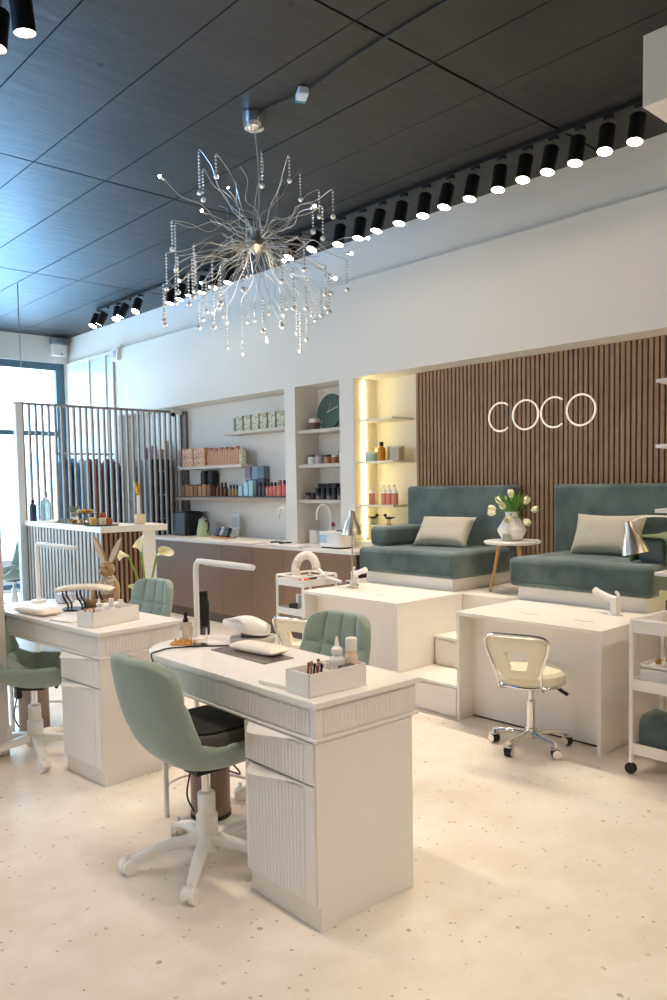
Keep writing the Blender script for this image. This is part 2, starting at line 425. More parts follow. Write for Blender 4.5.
def pillow(loc, rx, ry, rz, w, h, label, m_):
    b = MB()
    def f(sgn):
        def g(u, v):
            x = (u-.5)*w; y = (v-.5)*h
            k = (1-(2*u-1)**4)*(1-(2*v-1)**4)
            pinch = 1-.06*(1-abs(2*v-1)**2)*abs(2*u-1)**2-.0
            py = 1-.10*(1-abs(2*u-1)**2)*abs(2*v-1)**2
            return V(x*pinch, sgn*.065*max(k, 0)**.55, y*py)
        return g
    b.surf(f(1), 20, 14); b.surf(f(-1), 20, 14)
    bmesh.ops.remove_doubles(b.bm, verts=b.bm.verts, dist=.0004)
    o = b.build('throw_pillow', m_, ang=80); o.location = loc; o.rotation_euler = (rx, ry, rz); o.rotation_mode = 'XYZ'
    return tag(o, label, 'cushion')
pillow((4.86, 4.02, 1.063), -.62, 0, -PI/2+.1, .50, .28, 'beige cushion leaning on the sofa left of the side table', linen)
pillow((4.92, 2.66, 1.083), -.42, .0, -PI/2+.02, .50, .30, 'beige cushion leaning on the sofa right of the side table', linen)
# folded green towel over the right sofa's bolster
b = MB(); sec = []
for k in range(41):
    a = PI*k/40; sec.append((2.185+.112*math.copysign(abs(math.cos(a))**.35, math.cos(a)), 1.0+.108*abs(math.sin(a))**.45))
sec = [(2.297, .955)]+sec+[(2.073, .955)]
def drape(u, v):
    k = min(int(v*(len(sec)-1)), len(sec)-2); f_ = v*(len(sec)-1)-k
    return V(4.53+.46*u, sec[k][0]*(1-f_)+sec[k+1][0]*f_+.003*math.sin(14*u+6*v), sec[k][1]*(1-f_)+sec[k+1][1]*f_+.003*math.sin(9*u))
b.surf(drape, 14, 60)
o = b.build('folded_towel', mat('green_towel', '7A8A66', .9, bump=.3, bscale=300), fix=False, ang=80)
sm = o.modifiers.new('s', 'SOLIDIFY'); sm.thickness = .012; sm.offset = 0
tag(o, 'green towel draped over the bolster at the right end of the right sofa', 'towel')

# ---------------------------------------------------------------- side table, vase, tulips
t = thing('side_table', 'round white side table on three oak legs between the sofas', 'table', (4.72, 3.28, .661))
MB().lathe([(0, .345), (.185, .345), (.2, .355), (.2, .366), (.195, .37), (0, .37)], seg=48).build('tabletop', white_l, t)
for a in (118, 0, 240):
    a = math.radians(a+10)
    MB().cyl((.09*math.cos(a), .09*math.sin(a), .345), (.155*math.cos(a), .155*math.sin(a), 0), .014, .009, 14).build('leg', oak, t)
vx, vy, vz = 4.70, 3.27, 1.032
t = thing('vase', 'white faceted vase of cream tulips on the side table', 'vase', (vx, vy, vz))
b = MB(); b.lathe([(0, 0), (.055, 0), (.07, .012), (.10, .065), (.102, .08), (.056, .155), (.043, .17), (.048, .205), (.043, .205), (.036, .168), (.02, .1), (0, .02)], seg=11)
b.build('vase_body', white_p, t, smooth=False)
MB().box(-.10, -.06, -.045, .01, 0.002, .05, .003).build('card', mat('grey_card', 'A8A898', .6), t)
def tulip(par, p, d, sc, pm, nm='tulip'):
    b = MB(); pts = [V(0, 0, .17), V(0, 0, .2)+V(*p)*.35, V(0, 0, .17)+V(*p)]
    b.tube(pts, .0035, 6, smooth=5); st = b.build('stem', leaf, par)
    q = V(0, 0, 1).rotation_difference(V(*d).normalized()).to_matrix().to_4x4(); q.translation = V(0, 0, .17)+V(*p)
    b = MB()
    for k in range(6):
        a = 2*PI*k/6; rr = 1 if k % 2 else .9
        def f(u, v, a=a, rr=rr):
            th = (v-.5)*1.35*math.sin(PI*min(1, u*.92+.08))**.6
            rad = .026*sc*rr*(math.sin(PI*(.12+.62*u))**.8)
            return q @ V(rad*math.cos(a+th), rad*math.sin(a+th), .062*sc*u)
        b.surf(f, 7, 5)
    b.build('flower', pm, st, ang=80, fix=False)
for p, d in (((-.05, .09, .06), (-.3, .6, .1)), ((.0, .13, .03), (-.1, 1, -.1)), ((.0, -.10, .10), (0, -.5, .8)), ((.03, -.13, .05), (0, -1, .2)), ((-.02, -.11, -.02), (-.2, -1, -.7)),
             ((.02, .1, .10), (0, .6, .8)), ((-.08, .0, .07), (-.8, 0, .5)), ((.05, .04, .15), (.2, .2, 1)), ((-.06, -.03, .0), (-1, -.1, -.4))):
    tulip(t, (p[0]*1.05, p[1]*1.08, p[2]*.9), d, .95, petal)
b = MB()
random.seed(11)
for k in range(24):
    a = 2*PI*k/24+random.uniform(-.2, .2); L_ = random.uniform(.14, .24); o_ = random.uniform(.4, .9)
    dx, dy = math.cos(a), math.sin(a)
    def f(u, v, dx=dx, dy=dy, L_=L_, o_=o_):
        w_ = .017*math.sin(PI*min(1, .1+u*.9))**.7
        c_ = V(dx*(.02+o_*L_*u), dy*(.02+o_*L_*u), .18+L_*(u-.55*u*u*o_))
        return c_+V(-dy, dx, 0)*w_*(2*v-1)+V(0, 0, .006*abs(2*v-1))
    b.surf(f, 9, 2)
b.build('leaves', leaf, t, fix=False, ang=80)

# ---------------------------------------------------------------- sign
t = thing('wall_sign', 'white ring-letter sign on the walnut slats reading COCO', 'sign', (XN-.07, 3.38, 1.962))
R0 = .112
def arc(a0, a1, cy, rx):
    pts = []
    n = 40
    for i in range(n+(0 if a1-a0 >= 359 else 1)):
        a = math.radians(a0+(a1-a0)*i/n); pts.append((0, cy-math.cos(a)*rx, math.sin(a)*R0))
    return pts
for ch, yc, rx in (('C', 3.742-3.38, .112), ('O', 3.513-3.38, .115), ('C', 3.262-3.38, .112), ('O', 3.04-3.38, .115)):
    b = MB()
    if ch == 'O': b.tube(arc(0, 360, yc, rx), .0075, 8, closed=True)
    else: b.tube(arc(52, 308, yc, rx), .0075, 8)
    b.build('letter_'+ch.lower(), neon, t)
b = MB()
for yc in (3.742, 3.513, 3.262, 3.04): b.cyl((0, yc-3.38, R0), (.02, yc-3.38, R0), .004); b.cyl((0, yc-3.38, -R0), (.02, yc-3.38, -R0), .004)
b.build('standoff', neon, t)

# ---------------------------------------------------------------- wall shelves
def shelf(y0, y1, z, label, x0=5.03, th=.035, m_=shelf_m, group=None):
    return tag(MB().box(x0, XN-.001, y0, y1, z-th, z, .003).build('wall_shelf', m_), label, 'shelf', group)
shelf(6.18, 7.36, 2.05, 'short top shelf of tins above the kitchenette', x0=5.08)
shelf(7.04, 8.33, 1.69, 'middle shelf of tan bottles above the kitchenette', x0=5.08)
t = shelf(6.18, 8.42, 1.325, 'long bottom shelf of small bottles above the kitchenette', x0=5.08, m_=mat('shelf_tan', 'B89D86', .5))
MB().box(5.07, XN-.001, 6.18, 8.42, 1.3255, 1.337, .002).build('mat', black_pl, t)
for z, l in ((1.985, 'shelf with the round green clock in the narrow niche'), (1.65, 'middle shelf with small jars in the narrow niche'), (1.305, 'lowest shelf with black jars in the narrow niche')):
    shelf(5.375, 6.005, z, l, x0=5.02)
gl = mat('shelf_white', 'EDE6D2', .4)
for z, l in ((2.03, 'empty top shelf of the lit niche'), (1.652, 'shelf with amber bottle in the lit niche'), (1.262, 'shelf with coral pump bottles in the lit niche')):
    shelf(4.712, 5.176, z, l, x0=5.01, th=.018, m_=gl)
shelf(4.712, 5.176, 1.08, 'low glass shelf of bird figurines in the lit niche', x0=5.05, th=.008, m_=gl)
for z, l in ((1.965, 'top white shelf at the right edge'), (1.63, 'second white shelf from the top at the right edge'), (1.295, 'third white shelf from the top at the right edge'), (.965, 'lowest white shelf at the right edge')):
    tag(MB().box(4.0, 4.28, 1.205, 1.9, z-.02, z, .003).build('display_shelf', white_l), l, 'shelf')
t = tag(MB().box(3.99, 4.30, 1.16, 1.2, 0, 3.29, .003).build('shelf_upright', white_l), 'white upright board holding the display shelves', 'shelf support')
# LED strip in the niche
t = tag(MB().box(5.12, 5.132, 5.172, 5.178, .94, 2.40).build('led_strip', led), 'glowing warm vertical light strip in the shelf niche', 'light strip')
d = bpy.data.lights.new('led_light', 'AREA'); d.shape = 'RECTANGLE'; d.size = .03; d.size_y = 1.4; d.energy = 1.9; d.color = (1, .86, .45)
o = bpy.data.objects.new('led_light', d); COL.objects.link(o); o.location = (5.126, 5.165, 1.67); o.rotation_euler = (PI/2, 0, 0); o.parent = t
t = tag(MB().box(4.9, 4.912, 1.202, 1.208, .7, 2.3).build('led_strip', led), 'glowing warm vertical light strip beside the right sofa', 'light strip')
d = bpy.data.lights.new('led_light', 'AREA'); d.shape = 'RECTANGLE'; d.size = .03; d.size_y = 1.4; d.energy = 3; d.color = (1, .86, .45)
o = bpy.data.objects.new('led_light', d); COL.objects.link(o); o.location = (4.906, 1.215, 1.5); o.rotation_euler = (-PI/2, 0, 0); o.parent = t
# ---------------------------------------------------------------- manicure desks
def ridges(b, p0, p1, z0, z1, pitch=.012, dep=.004, out=(0, -1)):
    """vertical half-round ribs along the line p0-p1, bulging to 'out'"""
    p0 = V(p0[0], p0[1], 0); p1 = V(p1[0], p1[1], 0); L_ = (p1-p0).length; n = max(1, round(L_/pitch)); u = (p1-p0)/L_; o = V(out[0], out[1], 0)
    pts = []
    for i in range(n):
        for t_ in (0, .08, .3, .5, .7, .92): pts.append(p0+u*(i+t_)*L_/n+o*dep*(math.sin(PI*t_)**.5 if t_ > 0 else 0))
    pts.append(p1)
    lo = [b.bm.verts.new((q.x, q.y, z0)) for q in pts]; hi = [b.bm.verts.new((q.x, q.y, z1)) for q in pts]
    for i in range(len(pts)-1): b.bm.faces.new((lo[i], lo[i+1], hi[i+1], hi[i]))
    b.bm.faces.new([v for v in hi][::-1]) if False else None
def lip(y0, y1, zt):
    """wavy pull: swells out fast at its far end, droops a little and tapers to the near one"""
    b = MB(); th = .004
    def f(off):
        def g(u, v):
            s_ = (1/(1+math.exp(-(u-.14)*30)))*(1-u)**.8*1.25
            return V(-.005-.046*s_*v, y0+(y1-y0)*u, zt+.002-.020*s_*v*v-off)
        return g
    g0 = b.surf(f(0), 30, 6); g1 = b.surf(f(th), 30, 6)
    for i in range(30): b.bm.faces.new((g0[i][6], g0[i+1][6], g1[i+1][6], g1[i][6]))
    return b
def make_desk(loc, rz, label, L_=1.25):
    t = thing('manicure_desk', label, 'desk', loc, rz)
    D = .475; r = (.0, .20, .26, 0)
    out = rrect(-.014, D, -.018, L_, r, n=10)
    MB().prism(out, .741, .762, .004).build('tabletop', white_l, t)
    ap = rrect(-.001, D-.012, -.004, L_-.012, r, n=10)
    b = MB(); b.prism(ap, .64, .741)
    ridges(b, (-.0015, L_-.28), (-.0015, .025), .648, .728, .0175, .0065, (-1, 0))
    ridges(b, (.03, -.0045), (D-.04, -.0045), .648, .728, .0175, .0045, (0, -1))
    # ribs round the far curve
    cx, cy = .259, L_-.272
    for k in range(30):
        a = math.radians(90+90*(k+.5)/30); px, py = cx+.2605*math.cos(a), cy+.2605*math.sin(a)
        b.cyl((px, py, .648), (px, py, .728), .006, seg=8, cap=False)
    b.build('apron', white_l, t, ang=25)
    MB().prism(rrect(-.010, D-.004, -.013, L_-.004, r, n=10), .630, .641, .003).build('ledge', white_l, t)
    # cabinet
    CW = .385
    b = MB(); b.box(.012, .449, 0, CW, .0, .63, .0015); b.build('body', white_l, t)
    b = MB(); b.box(.0, .012, 0.0, .012, .08, .63); b.build('edge_strip', white_l, t)
    # drawer and door with ribs and wavy pulls
    for nm, z0, z1 in (('drawer', .487, .624), ('door', .088, .481)):
        b = MB(); b.box(-.006, .011, .008, CW, z0, z1, .002)
        ridges(b, (-.0065, CW-.012), (-.0065, .055), z0+.006, z1-.012, .0185, .0065, (-1, 0))
        dr = b.build(nm, white_l, t, ang=25)
        lip(CW-.012, .09, z1).build('handle', white_l, dr, ang=50)
    MB().box(.010, .0125, .005, CW-.004, 0.002, .08).build('toe_kick', mat('toe_kick_white', 'E6DED2', .4), t)
    # tubular legs at the round end with a foot ring
    for (x, y) in ((.10, L_-.10), (.30, L_-.045)):
        MB().cyl((x, y, 0), (x, y, .63), .012, seg=14).build('leg', white_p, t)
    b = MB(); b.tube([(.10, L_-.10, .13), (.15, L_-.05, .13), (.23, L_-.03, .13), (.30, L_-.045, .13)], .007, 8, smooth=4)
    b.tube([(.30, L_-.045, .13), (.41, L_-.2, .13), (.43, L_-.45, .13), (.43, .39, .13)], .007, 8, smooth=4)
    b.build('foot_rail', white_p, t)
    return t
D1 = (1.609, 1.864, 0); R1 = math.radians(-1.0); D2 = (1.683, 3.519, 0); R2 = math.radians(3.7)
make_desk(D1, R1, 'white ribbed manicure desk in the foreground with the near sage chair')
make_desk(D2, R2, 'white ribbed manicure desk behind, with the plush rabbit and two-tone arm rest', 1.33)
def W1(x, y, z=.762): return V(D1[0]+x*math.cos(R1)-y*math.sin(R1), D1[1]+x*math.sin(R1)+y*math.cos(R1), z)
def W2(x, y, z=.762): return V(D2[0]+x*math.cos(R2)-y*math.sin(R2), D2[1]+x*math.sin(R2)+y*math.cos(R2), z)

# ---------------------------------------------------------------- sage shell chairs
PROF = [(-.325, .848), (-.312, .765), (-.288, .665), (-.254, .565), (-.20, .475), (-.115, .415), (.0, .392), (.10, .394), (.185, .408), (.235, .426)]
PC = catmull([V(x, 0, z) for x, z in PROF], 6)
def shell_pt(u, v, side):
    i = u*(len(PC)-1); k = min(int(i), len(PC)-2); f = i-k
    p = PC[k].lerp(PC[k+1], f); d = (PC[k+1]-PC[k]).normalized(); n = V(-d.z, 0, d.x)
    if n.x < 0 and u < .4: n = -n
    n = V(-d.z, 0, d.x)
    n = n if n.z+n.x > 0 else -n
    w = .188+.042*min(1, u/.25)**.6
    if u > .85: w -= .03*((u-.85)/.15)**2
    s = 2*v-1
    curl = abs(s)**2.6*(.062+.050*min(1, max(0, (u-.42)/.2))-.02*max(0, (u-.8)/.2))
    top = -.048*abs(s)**5*max(0, 1-u/.12)**.8          # rounded upper corners
    q = V(p.x, s*w, p.z+top)+n*curl
    edge = (max(0, 1-abs(s)**8))*(1-max(0, 1-u/.03)**2)*(1-max(0, (u-.97)/.03)**2)
    if side:
        cols, rows = 4, 5.0
        g = (abs(math.sin(PI*cols*v))**.35)*(abs(math.sin(PI*rows*u))**.35)
        th = .010+(.022+.024*g)*max(0, edge)**.4
    else: th = -.010*max(0, edge)**.4
    return q+n*th
def chair_shell(t):
    b = MB(); nu, nv = 60, 48
    g0 = b.surf(lambda u, v: shell_pt(u, v, 0), nu, nv); g1 = b.surf(lambda u, v: shell_pt(u, v, 1), nu, nv)
    bd0 = [g0[i][0] for i in range(nu+1)]+[g0[nu][j] for j in range(1, nv+1)]+[g0[i][nv] for i in range(nu-1, -1, -1)]+[g0[0][j] for j in range(nv-1, 0, -1)]
    bd1 = [g1[i][0] for i in range(nu+1)]+[g1[nu][j] for j in range(1, nv+1)]+[g1[i][nv] for i in range(nu-1, -1, -1)]+[g1[0][j] for j in range(nv-1, 0, -1)]
    n = len(bd0)
    for i in range(n): b.bm.faces.new((bd0[i], bd0[(i+1) % n], bd1[(i+1) % n], bd1[i]))
    return b.build('shell', sage, t, ang=75)
def make_chair(loc, rz, label, base_rot=0.0):
    t = thing('swivel_chair', label, 'chair', loc, rz)
    chair_shell(t)
    MB().box(-.07, .07, -.05, .05, .366, .384, .004).build('seat_plate', black_pl, t)
    MB().cyl((0, 0, .26), (0, 0, .37), .017, seg=18).build('gas_lift', chrome, t)
    b = MB(); b.lathe([(0, .06), (.036, .06), (.042, .075), (.042, .19), (.034, .20), (.034, .275), (.03, .28), (0, .28)], seg=28); b.build('column', white_p, t)
    b = MB(); b.tube([(.03, .03, .372), (.06, .12, .36), (.07, .15, .34)], .005, 8); b.ball((.07, .155, .335), .010, 1, 1.5, 1); b.build('lever', black_pl, t)
    bs = thing('star_base', '', '', (0, 0, 0), base_rot)
    del bs['label'], bs['category']; bs.parent = t
    ms = MB(); ms.lathe([(0, .055), (.045, .055), (.048, .09), (.042, .115), (0, .115)], seg=24)
    for k in range(5):
        a = 2*PI*k/5; ca, sa = math.cos(a), math.sin(a)
        def f(u, v, ca=ca, sa=sa):
            r_ = .03+.265*u; zc = .100-.020*u-.035*u**3
            w_ = .030-.012*u; h_ = .022-.009*u; th = 2*PI*v
            cy = w_*math.copysign(abs(math.cos(th))**.6, math.cos(th)); cz = h_*math.copysign(abs(math.sin(th))**.7, math.sin(th))
            return V(ca*r_-sa*cy, sa*r_+ca*cy, zc+cz)
        g = ms.surf(f, 12, 16, closed_v=True); ms.bm.faces.new(g[-1])
    sb = ms.build('star_legs', white_p, t); sb.rotation_euler = (0, 0, base_rot)
    COL.objects.unlink(bs); bpy.data.objects.remove(bs)
    for k in range(5):
        a = 2*PI*k/5+base_rot; c_ = V(.30*math.cos(a), .30*math.sin(a), .028); q = a+1.2+k
        ax_ = V(math.cos(q), math.sin(q), 0)
        b = MB(); b.cyl(c_-ax_*.026, c_-ax_*.004, .028, seg=22); b.cyl(c_+ax_*.004, c_+ax_*.026, .028, seg=22); b.cyl(c_-ax_*.027, c_+ax_*.027, .010)
        b.cyl(c_+V(0, 0, .02), c_+V(0, 0, .05), .010)
        b.prism([(math.cos(z)*.031, math.sin(z)*.031) for z in [PI*i/10 for i in range(11)]], -.006, .006, M=Matrix.Translation(c_) @ Matrix.Rotation(q, 4, 'Z') @ Matrix.Rotation(PI/2, 4, 'Y') @ Matrix.Rotation(PI/2, 4, 'Z'))
        b.build('caster', white_p, t)
    return t
ch1 = make_chair((1.625, 2.53, 0), math.radians(0), 'sage velvet swivel chair in the foreground with a black cushion on its seat', math.radians(-135))
dup(ch1, (2.215, 2.68, 0), math.radians(180), 'sage quilted swivel chair on the far side of the foreground desk')
dup(ch1, (2.33, 4.57, 0), math.radians(184), 'sage quilted swivel chair on the far side of the desk behind')
dup(ch1, (1.64, 4.24, 0), math.radians(-42), 'sage swivel chair cut by the left edge in front of the desk behind')
dup(ch1, (3.47, 9.45, 0), math.radians(200), 'sage chair at the far left beyond the desks near the window')
# seat cushion on the near chair
b = MB(); b.prism(rrect(-.165, .22, -.175, .175, .09, 8), 0, .085, .018)
o = b.build('seat_cushion', greyfab); tag(o, 'thick grey-sided black cushion lying on the near sage chair', 'cushion', loc=(1.645, 2.53, .470), rz=0)
MB().prism(rrect(-.155, .21, -.165, .165, .085, 8), .0835, .0925, .003).build('cushion_top', charcoal, o)

# ---------------------------------------------------------------- cream pedicure stools
def make_stool(loc, rz, label):
    t = thing('pedicure_stool', label, 'stool', loc, rz)
    MB().lathe([(0, .365), (.15, .365), (.175, .375), (.185, .395), (.183, .42), (.165, .44), (.08, .447), (0, .448)], seg=40).build('seat', cream_v, t)
    b = MB(); b.tube([(.178*math.cos(a), .178*math.sin(a), .368) for a in [2*PI*i/40 for i in range(40)]], .008, 8, closed=True); b.build('seat_ring', chrome, t)
    # backrest: rounded trapezoid with a trapezoid hole, leaning back
    Mb = Matrix.Translation((-.185, 0, .393)) @ Matrix.Rotation(math.radians(-12), 4, 'Y')
    def loop(k, n=64):
        def trap(wt, wb, z0, z1, r):
            pts = [V(0, -wb, z0), V(0, wb, z0), V(0, wt, z1), V(0, -wt, z1)]; out = []
            for i in range(4):
                p = pts[i]; a = (pts[i-1]-p).normalized(); c_ = (pts[(i+1) % 4]-p).normalized()
                for j in range(9):
                    u = j/8; out.append((p+a*r)*(1-u)**2+2*u*(1-u)*p+(p+c_*r)*u*u)
            return out
        return trap(.175, .10, .03, .265, .055) if k == 0 else trap(.062, .040, .085, .175, .012)
    o_, i_ = loop(0), loop(1); n = len(o_); b = MB(); rings = []
    for (a, x) in ((0, -.0), (.06, -.017), (.5, -.021), (.94, -.017), (1, 0), (.94, .017), (.5, .023), (.06, .017)):
        rings.append([b.bm.verts.new(Mb @ (o_[j].lerp(i_[j], a)+V(x+.12*(abs(o_[j].lerp(i_[j], a).y)**2)*3, 0, 0))) for j in range(n)])
    for i in range(len(rings)):
        A, C_ = rings[i], rings[(i+1) % len(rings)]
        for j in range(n): b.bm.faces.new((A[j], A[(j+1) % n], C_[(j+1) % n], C_[j]))
    b.build('backrest', cream_v, t, ang=60)
    fr = [Mb @ V(-.018+.36*p.y**2, p.y*1.02, p.z) for p in o_[14:]+o_[:0]]
    b = MB(); top = [Mb @ V(-.022+.36*y*y, y, z) for y, z in ((-.118, .06), (-.165, .21), (-.16, .255), (-.12, .275), (0, .28), (.12, .275), (.16, .255), (.165, .21), (.118, .06))]
    pts = [V(-.09, -.105, .35), V(-.16, -.115, .363)]+top+[V(-.16, .115, .363), V(-.09, .105, .35)]
    b.tube(pts, .0085, 10, smooth=5); b.build('back_frame', chrome, t)
    b = MB(); b.cyl((0, 0, .24), (0, 0, .365), .014); b.lathe([(0, .09), (.024, .09), (.024, .255), (.02, .265), (0, .265)], seg=24); b.cyl((0, 0, .355), (0, 0, .366), .09); b.build('column', chrome, t)
    b = MB(); b.tube([(.02, -.06, .35), (.03, -.13, .335), (.045, -.17, .312)], .005, 8); b.tube([(.034, -.145, .33), (.05, -.185, .302)], .010, 10); b.build('lever', black_pl, t)
    b = MB(); b.cyl((0, 0, .055), (0, 0, .11), .033, seg=24)
    for k in range(5):
        a = 2*PI*k/5+.35; ca, sa = math.cos(a), math.sin(a)
        def f(u, v, ca=ca, sa=sa):
            r_ = .02+.185*u; zc = .085-.014*u*u; w_ = .022-.006*u; h_ = .013; th = 2*PI*v
            return V(ca*r_-sa*w_*math.cos(th), sa*r_+ca*w_*math.cos(th), zc+h_*math.sin(th))
        g = b.surf(f, 8, 12, closed_v=True); b.bm.faces.new(g[-1])
    b.build('star_legs', chrome, t)
    for k in range(5):
        a = 2*PI*k/5+.35; c_ = V(.205*math.cos(a), .205*math.sin(a), .026); q = a+.9*k; ax_ = V(math.cos(q), math.sin(q), 0)
        b = MB(); b.cyl(c_-ax_*.018, c_+ax_*.018, .026, seg=20); cs = b.build('caster', black_pl, t)
        b = MB()
        for sg in (-1, 1): b.cyl(c_+ax_*.019*sg, c_+ax_*.023*sg, .024, seg=20)
        b.box(-.022, .022, -.03, .03, .0, .006, .002, M=Matrix.Translation(c_+V(0, 0, .026)) @ Matrix.Rotation(q, 4, 'Z')); b.cyl(c_+V(0, 0, .03), c_+V(0, 0, .058), .009)
        b.build('caster_guard', chrome, cs)
    return t
st1 = make_stool((3.63, 2.405, 0), math.radians(16), 'cream stool with chrome frame in front of the right pedicure counter')
sb2 = dup(st1, (3.36, 3.85, 0), math.radians(12), 'cream stool with chrome frame half hidden behind the sage chair')
sb2.scale = (1, 1, .93)

# ---------------------------------------------------------------- lamps on the desks
def desk_lamp(p, rz, L_, label):
    t = thing('desk_lamp', label, 'lamp', p, rz)
    MB().lathe([(0, 0), (.045, 0), (.045, .012), (.04, .016), (0, .016)], seg=28).build('base', white_p, t)
    b = MB(); pts = [V(0, 0, .012), V(0, 0, .15), V(0, 0, .30), V(0, -.004, .335), V(0, -.018, .352), V(0, -.045, .358), V(0, -L_*.6, .358), V(0, -L_, .356)]
    b.tube(pts, .0125, 14, smooth=5); b.build('tube', white_p, t)
    MB().box(-.008, .008, -L_+.02, -.08, .3435, .3465, .001).build('light_bar', mat('lamp_diffuser', 'F6F2EA', .4), t)
    return t
desk_lamp(V(1.906, 3.005, .762), 0, .43, 'white arched tube lamp on the foreground desk')
desk_lamp(V(1.89, 4.75, .762), 0, .55, 'white arched tube lamp on the desk behind')

# ---------------------------------------------------------------- bits on the foreground desk
def desk_tray(loc, rz, label, dx=.295, dy=.115):
    t = thing('desk_organizer', label, 'tray', loc, rz); b = MB(); H_ = .078; w = .004
    b.box(-dx/2, dx/2, -dy/2, dy/2, 0, .004); b.box(-dx/2, dx/2, -dy/2, -dy/2+w, 0, H_, .001); b.box(-dx/2, dx/2, dy/2-w, dy/2, 0, H_, .001)
    b.box(-dx/2, -dx/2+w, -dy/2, dy/2, 0, H_, .001); b.box(dx/2-w, dx/2, -dy/2, dy/2, 0, H_, .001)
    b.build('tray_box', white_p, t)
    b = MB(); b.box(-.02, -.016, -dy/2+w, dy/2-w, 0.004, H_-.012); b.box(-.09, -.086, -dy/2+w, dy/2-w, 0.004, H_-.012); b.build('divider', white_p, t)
    return t
TA = (1.748, 1.962, .762); desk_tray(TA, math.radians(-2), 'white divided box of bottles and files on the foreground desk', .25, .125)
TB = W2(.17, .20); desk_tray(TB, math.radians(14), 'white divided box of bottles on the desk behind', .30, .12)
def bottle(loc, r, h, m_, capm, label, name='bottle', cap_h=.02, cap_r=None, nozzle=0, group=None, neck=.45, seg=16, cat='bottle'):
    t = thing(name, label, cat, loc, 0, group); hb = h-cap_h
    MB().lathe([(0, 0), (r*.95, 0), (r, r*.1), (r, hb*.78), (r*.85, hb*.88), (r*neck, hb*.95), (r*neck, hb), (0, hb)], seg=seg).build('bottle_body', m_, t)
    cr = cap_r or r*neck*1.15
    if nozzle: MB().lathe([(0, hb), (cr*1.3, hb), (cr*1.3, hb+cap_h*.3), (cr*.6, hb+cap_h*.45), (cr*.22, h), (0, h)], seg=seg).build('nozzle', capm, t)
    else: MB().lathe([(0, hb), (cr, hb), (cr, h-.002), (cr*.9, h), (0, h)], seg=seg).build('cap', capm, t)
    return t
milk = mat('milky_plastic', 'E9E6E2', .35, spec=.5)
T = .762
bottle((1.80, 1.965, .767), .028, .165, milk, mat('clear_white', 'F4F2EE', .3), 'clear squeeze bottle with pointed nozzle in the foreground box', cap_h=.06, nozzle=1)
bottle((1.845, 1.94, .767), .023, .158, mat('cream_lotion', 'F0DCC6', .4), white_p, 'cream bottle with white cap in the foreground box', cap_h=.045, cap_r=.02, neck=.8)
bottle((1.775, 1.995, .767), .016, .075, white_p, white_p, 'small white bottle lying lowest in the foreground box', cap_h=.02)
tag(MB().box(-.03, .03, -.012, .012, 0, .075, .004).build('sponge_block', mat('dark_grey_foam', '5A5856', .9), loc=None), 'dark grey block in the foreground box', 'block', loc=(1.80, 1.918, .767), rz=-.03)
cols = ['7A2E22', '1C1815', 'B5764A', '8C4A36', '2A211D', 'C08A64', 'D8C8B8', '5B3A2E', 'E0D6C8']
nms = ['dark red', 'black', 'tan', 'rust', 'dark brown', 'light brown', 'pale beige', 'brown', 'cream']
for i in range(9):
    x = 1.665+.0045*i+.025*(i > 5); y = 1.925+.020*((i*5) % 4)
    b = MB(); b.tube([(0, 0, 0), (.004, -.001, .04), (.012, .0, .080+.004*(i % 3))], .0035, 8); b.ball((.012, 0, .083+.004*(i % 3)), .0058, 1, 1, 1.4)
    tag(b.build('nail_tool', mat('tool_'+cols[i], cols[i], .45)), '%s handled nail tool standing in the foreground box' % nms[i], 'tool', loc=(x, y, .768))
b = MB(); b.lathe([(.016, 0), (.018, .0), (.018, .05), (.016, .05), (.016, 0)], seg=24)
tag(b.build('glass_ring_cup', mat('wood_ring', 'C9A98A', .5)), 'small tan round pot at the left end of the foreground box', 'pot', loc=(1.656, 1.975, .767))
t = thing('drawing_tablet', 'flat white tablet beside the box on the foreground desk', 'tablet', W1(.085, .235), R1+.12)
MB().prism(rrect(-.062, .062, -.11, .10, .015), .0, .013, .003).build('tablet_body', white_p, t)
# hand rest on dark mat
tag(MB().prism(rrect(-.075, .075, -.19, .19, .004), 0, .003).build('desk_mat', mat('dark_glass_mat', '6E675F', .15)), 'grey glossy mat under the hand cushion on the foreground desk', 'mat', loc=W1(.275, .73), rz=R1)
def cushion_pad(loc, rz, label, w=.11, l=.27, h=.04):
    b = MB()
    def f(sg):
        def g(u, v):
            k = max(0, (1-abs(2*u-1)**5)*(1-abs(2*v-1)**3))
            return V((v-.5)*w, (u-.5)*l, h*.42+sg*h*.5*k**.5)
        return g
    b.surf(f(1), 24, 14); b.surf(f(-1), 24, 14); bmesh.ops.remove_doubles(b.bm, verts=b.bm.verts, dist=.0003)
    return tag(b.build('hand_rest', cream_v2, ang=80), label, 'hand rest', loc=loc, rz=rz)
cream_v2 = mat('cream_leatherette', 'F4E8D8', .4)
cushion_pad(W1(.315, .73, .766), R1+.12, 'cream hand cushion on the grey mat of the foreground desk')
cushion_pad(W2(.08, .80, .763), R2+.1, 'cream hand cushion lying by the lamp of the desk behind', .13, .33)
tag(MB().prism(rrect(-.06, .06, -.09, .09, .01), .0, .009, .002).build('drawing_tablet', white_p), 'flat white tablet beside the box on the desk behind', 'tablet', loc=W2(.08, .44), rz=R2+.2)
